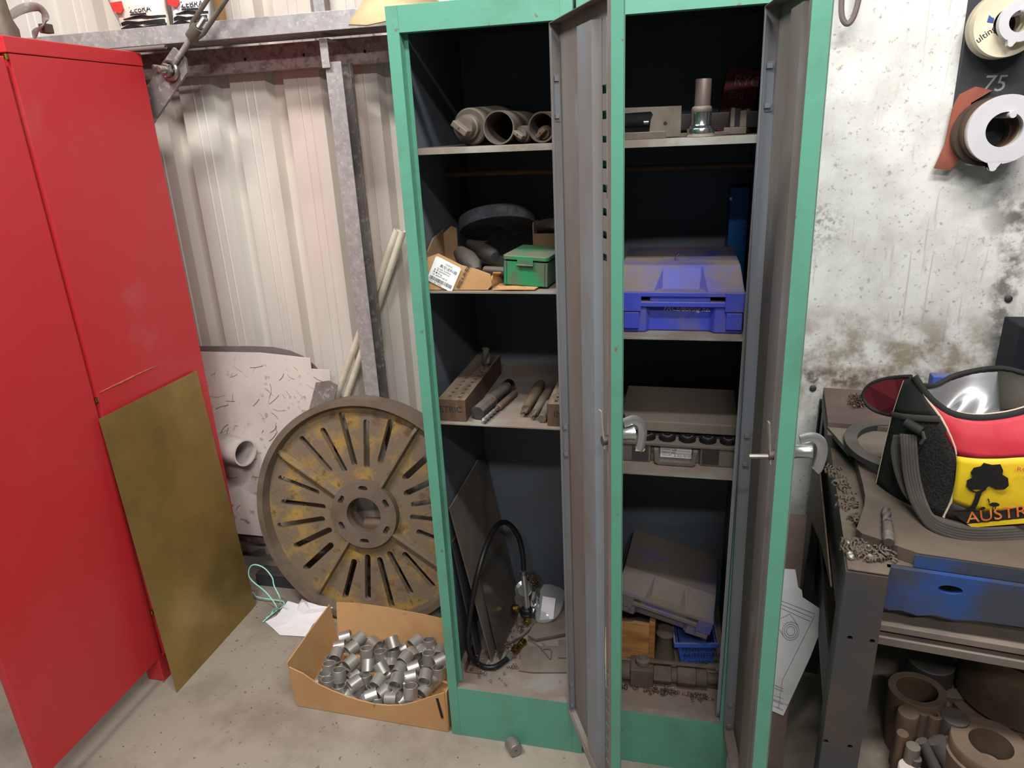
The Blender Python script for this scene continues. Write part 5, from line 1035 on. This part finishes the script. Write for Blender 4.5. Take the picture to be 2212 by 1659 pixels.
# print on the yellow panel, set just proud of it
import mathutils
def decal(pxs, nm, mm_, off=.004, t=.0006, par=bg):
    p0 = yel_rows[4][0]; p1 = yel_rows[4][NB//2]; up_ = yel_rows[0][6]-yel_rows[8][6]; nrm = (p1-p0).cross(up_).normalized()
    if nrm.y > 0: nrm = -nrm
    P = [AP(1700+x/3.318, 760+y/3.318, p1*.45+p0*.55+nrm*(off+.004), nrm) for x, y in pxs]
    xh = (p1-p0).normalized(); F_ = frame(P[0], xh, z=nrm); Fi_ = F_.inverted(); L2 = [(Fi_ @ p) for p in P]
    m = MB(); m.holes([(q.x, q.y) for q in L2], [], t, F_); return m.build(nm, mm_, par)
decal([(1285,965),(1290,920),(1330,900),(1315,865),(1340,830),(1390,820),(1410,795),(1470,810),(1530,805),(1550,850),(1545,880),(1585,905),(1590,960),(1560,985),(1500,985),(1450,960),(1420,985),(1380,985),(1340,985),(1310,990)], 'tree_print', 'decal_black')
decal([(1320,985),(1355,1003),(1420,980),(1432,984),(1398,1008),(1384,1045),(1368,1090),(1345,1135),(1430,1148),(1200,1146),(1180,1135),(1270,1132),(1320,1105),(1344,1050),(1352,1012),(1312,992)], 'tree_print', 'decal_black')
decal([(1447,1092),(1470,1080),(1500,1080),(1525,1092),(1520,1104),(1500,1108),(1494,1140),(1488,1140),(1490,1110),(1480,1110),(1476,1136),(1471,1136),(1474,1108),(1455,1104),(1446,1080),(1441,1062),(1436,1056),(1440,1050),(1450,1058),(1454,1080)], 'emu_print', 'decal_black')
decal([(1388,1118),(1400,1110),(1418,1112),(1424,1122),(1412,1128),(1408,1140),(1404,1128),(1394,1128),(1388,1105),(1393,1102)], 'emu_print', 'decal_black')
decal([(1180,1150),(1460,1150),(1740,1100),(1740,1215),(1300,1240),(1230,1190)], 'dark_band', 'bag_black', .0045)
decal([(1290,1235),(1740,1190),(1740,1225),(1330,1258)], 'yellow_edge', 'bag_yellow', .006)
p0 = yel_rows[4][0]; p1 = yel_rows[4][NB//2]; up_ = yel_rows[0][6]-yel_rows[8][6]; nrm = (p1-p0).cross(up_).normalized(); nrm = -nrm if nrm.y > 0 else nrm
oo = [AP(1700+x/3.318, 760+y/3.318, p1*.45+p0*.55+nrm*.0125, nrm) for x, y in ((1288, 1228), (1699, 1178))]
m = MB(); m.text('AUSTRALIA', .031, frame(oo[0], oo[1]-oo[0], z=nrm), .0008, shear=.25); m.build('lettering', 'bag_orange', bg)
oo = AP(1700+1645/3.318, 760+855/3.318, p1*.45+p0*.55+nrm*.0095, nrm); m = MB(); m.text('ROO', .012, frame(oo, p1-p0, z=nrm), .0006); m.build('lettering', 'bag_red', bg)
# things behind the bag
m = MB(); a_ = A(2014, 826, 'y', .30); m.prism([(0, 0), (.20, 0), (.20, .03), (0, .03)], .10, Matrix.Translation((a_.x, .30, .906))); tag(m.build('blue_folder', 'blue_bin', bev=.003), 'blue box edge peeking out behind the cooler bag', 'box')
m = MB(); a_ = A(2196, 760, 'y', .40); m.box(a_.x, a_.x+.15, .40, .50, .906, A(2200, 706, 'y', .40).z); tag(m.build('navy_case', 'navy', bev=.003), 'dark navy case standing at the right edge behind bag', 'case')
# ================================================================== stock under the bench
ZS = .3605
def stock(px, py, zt, r, m_, lab, ri=0, cat='bar', lean=(0, 0), name='round_bar', flat_=None):
    p = A(px, py, 'z', zt); h = zt-ZS; d = V((lean[0], lean[1], 1)).normalized(); base = p - d*(h/d.z)
    m = MB()
    if ri: m.pipe(ri, r, h/d.z, 36, axis(base, d))
    else: m.lathe([(0, 0), (r*.96, 0), (r, .002), (r, h/d.z-.002), (r*.95, h/d.z), (0, h/d.z)], 32, axis(base, d), False)
    return tag(m.build(name, m_, bev=.0008), lab, cat)
stock(1981, 1488, .500, .052, 'brown_steel', 'thick walled brown steel tube standing under the bench', .037, 'tube', (-.05, .05), 'steel_tube')
stock(2040, 1462, .430, .062, 'dusty_steel', 'wide dark steel ring behind the brown tube', .035, 'ring', (0, 0), 'steel_ring')
stock(2012, 1425, .475, .046, 'dark_steel', 'dark cylinder in the shadow at back under bench', 0, 'cylinder')
stock(1963, 1537, .495, .019, 'brown_steel', 'stout round bar standing in front of the brown tube')
stock(1994, 1538, .490, .010, 'dusty_steel', 'thin round bar second from the stout bar')
stock(2020, 1543, .488, .0138, 'brown_steel', 'round bar with centre hole among the upright bars', .005)
stock(2040, 1517, .482, .011, 'dusty_steel', 'short bright topped bar behind the dark round bar')
stock(2027, 1528, .470, .009, 'dusty_steel', 'thin bar squeezed behind the bar with centre hole')
stock(2063, 1547, .490, .025, 'dark_steel', 'fat dark round bar with a scratch under bench')
stock(1950, 1583, .468, .011, 'brown_steel', 'small round bar nearest the bench leg')
stock(1973, 1611, .462, .0128, 'dusty_steel', 'pale topped round bar near bottom edge')
stock(1979, 1637, .440, .010, 'dark_steel', 'little hollow bar at the bottom edge', .003)
stock(1965, 1655, .425, .019, 'pvc', 'white capped peg at the very bottom edge', 0, 'peg')
for k, (p, q, r) in enumerate((((1990, 1600), (2040, 1700), .011), ((2022, 1598), (2085, 1700), .018))):
    a_ = A(*p, 'z', .455); b_ = A(*q, 'z', ZS+r+.002); m = MB(); m.tube([a_, b_], r, 24); tag(m.build('round_bar', 'dark_steel'), ('slim' if k == 0 else 'thick') + ' shiny bar leaning toward the camera under bench', 'bar')
rg = thing('bearing_ring', 'thick rusty faced steel ring at bottom right under bench', 'ring', A(2140, 1610, 'z', .40)); p = A(2141, 1606, 'z', .485); p.z = ZS
m = MB(); m.lathe([(.036, .124), (.064, .124), (.066, .121), (.066, .100), (.070, .097), (.070, .0), (.036, .0), (.036, .124)], 48, Matrix.Translation(p), False); m.build('ring', 'brown_steel', rg)
m = MB(); m.pipe(.018, .030, .04, 32, Matrix.Translation(p+V((.004, 0, .03)))); m.build('inner_bush', 'steel', rg)
p = A(2195, 1540, 'z', .44); p.z = ZS; dr_ = thing('steel_drum', 'large rusty brown steel cylinder on stacked rings', 'cylinder', p)
m = MB(); m.lathe([(.0, .07), (.105, .07), (.108, .074), (.108, .21), (0, .21)], 48, Matrix.Translation(p+V((.02, .06, 0))), False); m.build('cylinder', 'brown_steel', dr_)
for z_, r_ in ((0.001, .138), (.034, .125)):
    m = MB(); m.pipe(.09, r_, .026, 48, Matrix.Translation(p+V((.02, .06, z_)))); m.build('base_ring', 'brown_steel', dr_)
m = MB(); q = A(2125, 1440, 'y', .30); m.box(q.x-.03, q.x+.03, .30, .31, ZS, ZS+.19); tag(m.build('white_card', 'pvc'), 'pale card standing in the gap behind the rings', 'card')
# ================================================================== between door and bench
m = MB(); m.box(.975, 1.9, .53, .545, .0, .845); tag(m.build('shade_sheet', 'navy'), 'added black sheet standing in for the shade under the bench', 'sheet')  # dark sheet added in place of the near-black shade behind the bench
P4, N4 = leanpl(-.02, .0, .32, .60); Q = lambda px, py, o=0: AP(px, py, P4+V((0, -o, 0)), N4)
m = MB(); bpn = [V((.778, -.02, 0)), V((.872, -.02, 0)), V((.930, .32, .60)), V((.778, .32, .60))]; sl_ = slab('leaning_board', bpn, .01, 'mdf_brown', 'dirty brown board leaning in the gap beside the bench', 'board', (0, .87, -.49))
dp_ = thing('drawing_sheet', 'creased engineering drawing on white paper beside the locker door', 'paper', Q(1700, 1500))
pts = [Q(px, py, .006) for px, py in ((1650, 1226), (1718, 1230), (1724, 1268), (1732, 1275), (1734, 1290), (1782, 1322), (1780, 1342), (1750, 1420), (1692, 1546), (1664, 1534), (1640, 1524))]
m = MB(); m.add(pts, [list(range(len(pts)))]); m.build('sheet', 'paper', dp_, solid=.0008)
Fp = frame(Q(1705, 1360, .009), Q(1760, 1365, .009)-Q(1705, 1360, .009), z=-N4 if N4.y > 0 else N4)
def ln(P, nm='line', r=.0006): mm = MB(); mm.tube([Q(px, py, .0085) for px, py in P], r, 5); mm.build(nm, 'ink_grey', dp_)
cc0 = (1708, 1363)
for rx2, ry2 in ((18, 20), (14, 15), (9, 10)): ln([(cc0[0]+rx2*cos(2*pi*k/24), cc0[1]+ry2*sin(2*pi*k/24)) for k in range(25)], 'circle')
ln([(1691, 1372), (1678, 1350), (1682, 1338), (1706, 1326), (1724, 1350)]); ln([(1760, 1330), (1690, 1470), (1682, 1528)]); ln([(1684, 1296), (1760, 1326)]); ln([(1684, 1304), (1755, 1334)]); ln([(1684, 1312), (1750, 1342)])
for y_ in (1478, 1484, 1500, 1512, 1524): ln([(1668, y_), (1692, y_+10)])
m = MB(); F2 = frame(Q(1669, 1512, .0085), Q(1690, 1520, .0085)-Q(1669, 1512, .0085), z=(0, -1, .55)); m.text('BEARING COVER', .0055, F2, .0003); m.text('A4', .007, F2 @ Matrix.Translation((.014, -.016, 0)), .0003); m.build('lettering', 'ink_grey', dp_)
slab('rusty_sheet', [bl(-.007, .11, .755), bl(-.007, .80, .768), bl(-.012, .80, .001), bl(-.012, .74, .001), bl(-.0085, .62, .60), bl(-.008, .35, .70)], .003, 'brown_steel', 'thin rusty sheet leaning against the side of the bench', 'sheet', tuple(-BX))
# ================================================================== hung on the white wall
m = MB(); bpts = [A(px, py, 'y', .53) for px, py in ((2098, -30), (2050, 325))]
zt_, zb_ = 2.15, A(2052, 322, 'y', .53).z
m.add([(bpts[0].x-.0, .53, zt_), (1.9, .53, zt_), (1.9, .53, zb_), (bpts[1].x, .53, zb_), (bpts[0].x, .549, zt_), (1.9, .549, zt_), (1.9, .549, zb_), (bpts[1].x, .549, zb_)], [(0, 3, 2, 1), (4, 5, 6, 7), (0, 1, 5, 4), (1, 2, 6, 5), (2, 3, 7, 6), (3, 0, 4, 7)])
tb_ = thing('peg_panel', 'dark panel on the white wall holding round spacers', 'panel', (1.5, .54, zb_)); m.build('panel', 'peg_board', tb_)
m = MB(); q = A(2118, 198, 'y', .5295); m.text('75', .05, frame(q, (1, 0, -.02), z=(0, -1, 0)), .0008, shear=.15); m.build('chalk_number', 'ink_grey', tb_)
def ringplate(c, r, ri, t_, m_, y, nm, par, tab=None):
    Mr = Matrix(((1, 0, 0, c.x), (0, 0, 1, y), (0, 1, 0, c.z), (0, 0, 0, 1)))
    o = circ(r, 64); 
    if tab:
        at_, tw, th = tab; o = [p for p in o if abs((atan2(p[1], p[0])-at_+pi) % (2*pi)-pi) > tw/r]
        # insert the tab
        idx = max(range(len(o)), key=lambda i: -abs(((atan2(o[i][1], o[i][0])-(at_-tw/r)+pi) % (2*pi))-pi))
        d = V((cos(at_), sin(at_))); n = V((-sin(at_), cos(at_)))
        tabp = [d*(r-.004)-n*tw*1.25, d*(r+th*.45)-n*tw*.72] + [d*(r+th*.55)+d*(th*.45*cos(a))+n*(tw*.7*sin(a)) for a in [rad(x) for x in (-70, -40, 0, 40, 70)]] + [d*(r+th*.45)+n*tw*.72, d*(r-.004)+n*tw*1.25]
        o = o[:idx+1] + [(p.x, p.y) for p in tabp] + o[idx+1:]
    mm = MB(); mm.holes(o, [circ(ri, 48)] if ri else [], t_, Mr); return mm.build(nm, m_, par, bev=.0012)
cB = A(2166, 280, 'y', .45); rB = thing('spacer_ring', 'lower grey spacer ring with a tab, hung beneath number', 'ring', cB)
ringplate(cB, .074, .0375, .010, 'ring_grey', .44, 'front_ring', rB, (rad(-97), .012, .016))
ringplate(cB, .0715, .039, .018, 'ring_edge', .450, 'middle_ring', rB); ringplate(cB+V((-.004, 0, 0)), .072, .040, .024, 'rust_dark', .468, 'rear_ring', rB); ringplate(cB+V((-.010, 0, -.006)), .075, .040, .022, 'rust_dark', .492, 'rear_ring', rB)
m = MB(); m.lathe([(.007, 0), (.007, .10)], 16, axis((cB.x+.008, .5295, cB.z+.031), (0, -1, 0))); m.build('peg', 'ring_grey', rB)
m = MB(); m.prism([(-.105, -.085), (-.07, -.09), (-.05, -.06), (-.05, .06), (-.01, .085), (-.045, .095), (-.075, .08), (-.085, .05), (-.09, -.03)], .01, Matrix(((1, 0, 0, cB.x), (0, 0, -1, .5295), (0, 1, 0, cB.z), (0, 0, 0, 1)))); m.build('cardboard_backing', 'rust_red', rB)
cA = A(2184, 48, 'y', .45); rA = thing('spacer_ring', 'upper cream spacer disc with a smaller grey ring in front', 'ring', cA)
ringplate(cA, .068, .03, .024, 'ring_cream', .46, 'label_disc', rA); ringplate(cA, .0695, .03, .024, 'ring_edge', .4845, 'rear_disc', rA)
ringplate(cA+V((.010, 0, -.001)), .0405, .0215, .016, 'ring_grey', .428, 'front_ring', rA, (rad(-104), .008, .010))
m = MB(); m.lathe([(.0052, 0), (.0052, .115)], 16, axis((cA.x+.012, .5295, cA.z+.018), (0, -1, 0))); m.build('peg', 'ring_grey', rA)
m = MB(); q = A(2112, 94, 'y', .4595); m.text('ulting', .019, frame(q, (.8, 0, .62), z=(0, -1, 0)), .0006); m.build('lettering', 'ink', rA)
q = A(2132, 47, 'y', .459); m = MB(); m.prism([(0, 0), (.013, -.003), (.013, .006), (.008, .008), (.002, .013)], .0008, frame(q, (1, 0, 0), z=(0, -1, 0))); m.build('blue_tape', 'tape_blue', rA)
# wire hook at the top
hk = [A(px, py, 'y', .50) for px, py in ((1822, -60), (1818, 0), (1818, 30), (1823, 46), (1832, 51), (1842, 40), (1850, 18), (1856, -10), (1862, -60))]
m = MB(); m.tube(spline(hk, 6), .0065, 10); hh = thing('wire_hook', 'rusty bent wire loop hanging high on the white wall', 'hook', hk[4]); m.build('loop', 'plate_brown', hh)
m = MB(); m.lathe([(.008, 0), (.008, .055)], 12, axis((hk[0].x, .549, hk[0].z), (0, -1, 0))); m.build('nail', 'brown_steel', hh)
# anchor bolt holes in the white wall
for px, py in ((2178, 645), (1756, 838)):
    q = A(px, py, 'y', .5495); m = MB(); m.lathe([(.009, 0), (.009, .004), (.006, .006), (0, .006)], 14, axis(q, (0, -1, 0))); o = m.build('anchor_bolt', 'dark_steel', wall)
# floor litter: uncountable grit
rg_ = random.Random(21); m = MB()
for k in range(420):
    x, y = rg_.uniform(-.95, .75), rg_.uniform(-.75, .42)
    if x > -.03 and y > -.02: continue
    s_ = rg_.uniform(.0008, .0026); m.cbox((0, 0, 0), (s_*rg_.uniform(1, 3), s_, s_*.7), Matrix.Translation((x, y, s_*.4)) @ Matrix.Rotation(rg_.uniform(0, 6), 4, 'Z'))
o = m.build('floor_grit', 'rust_dust'); tag(o, 'fine grit and metal crumbs scattered over the concrete floor', 'grit', None, 'stuff')
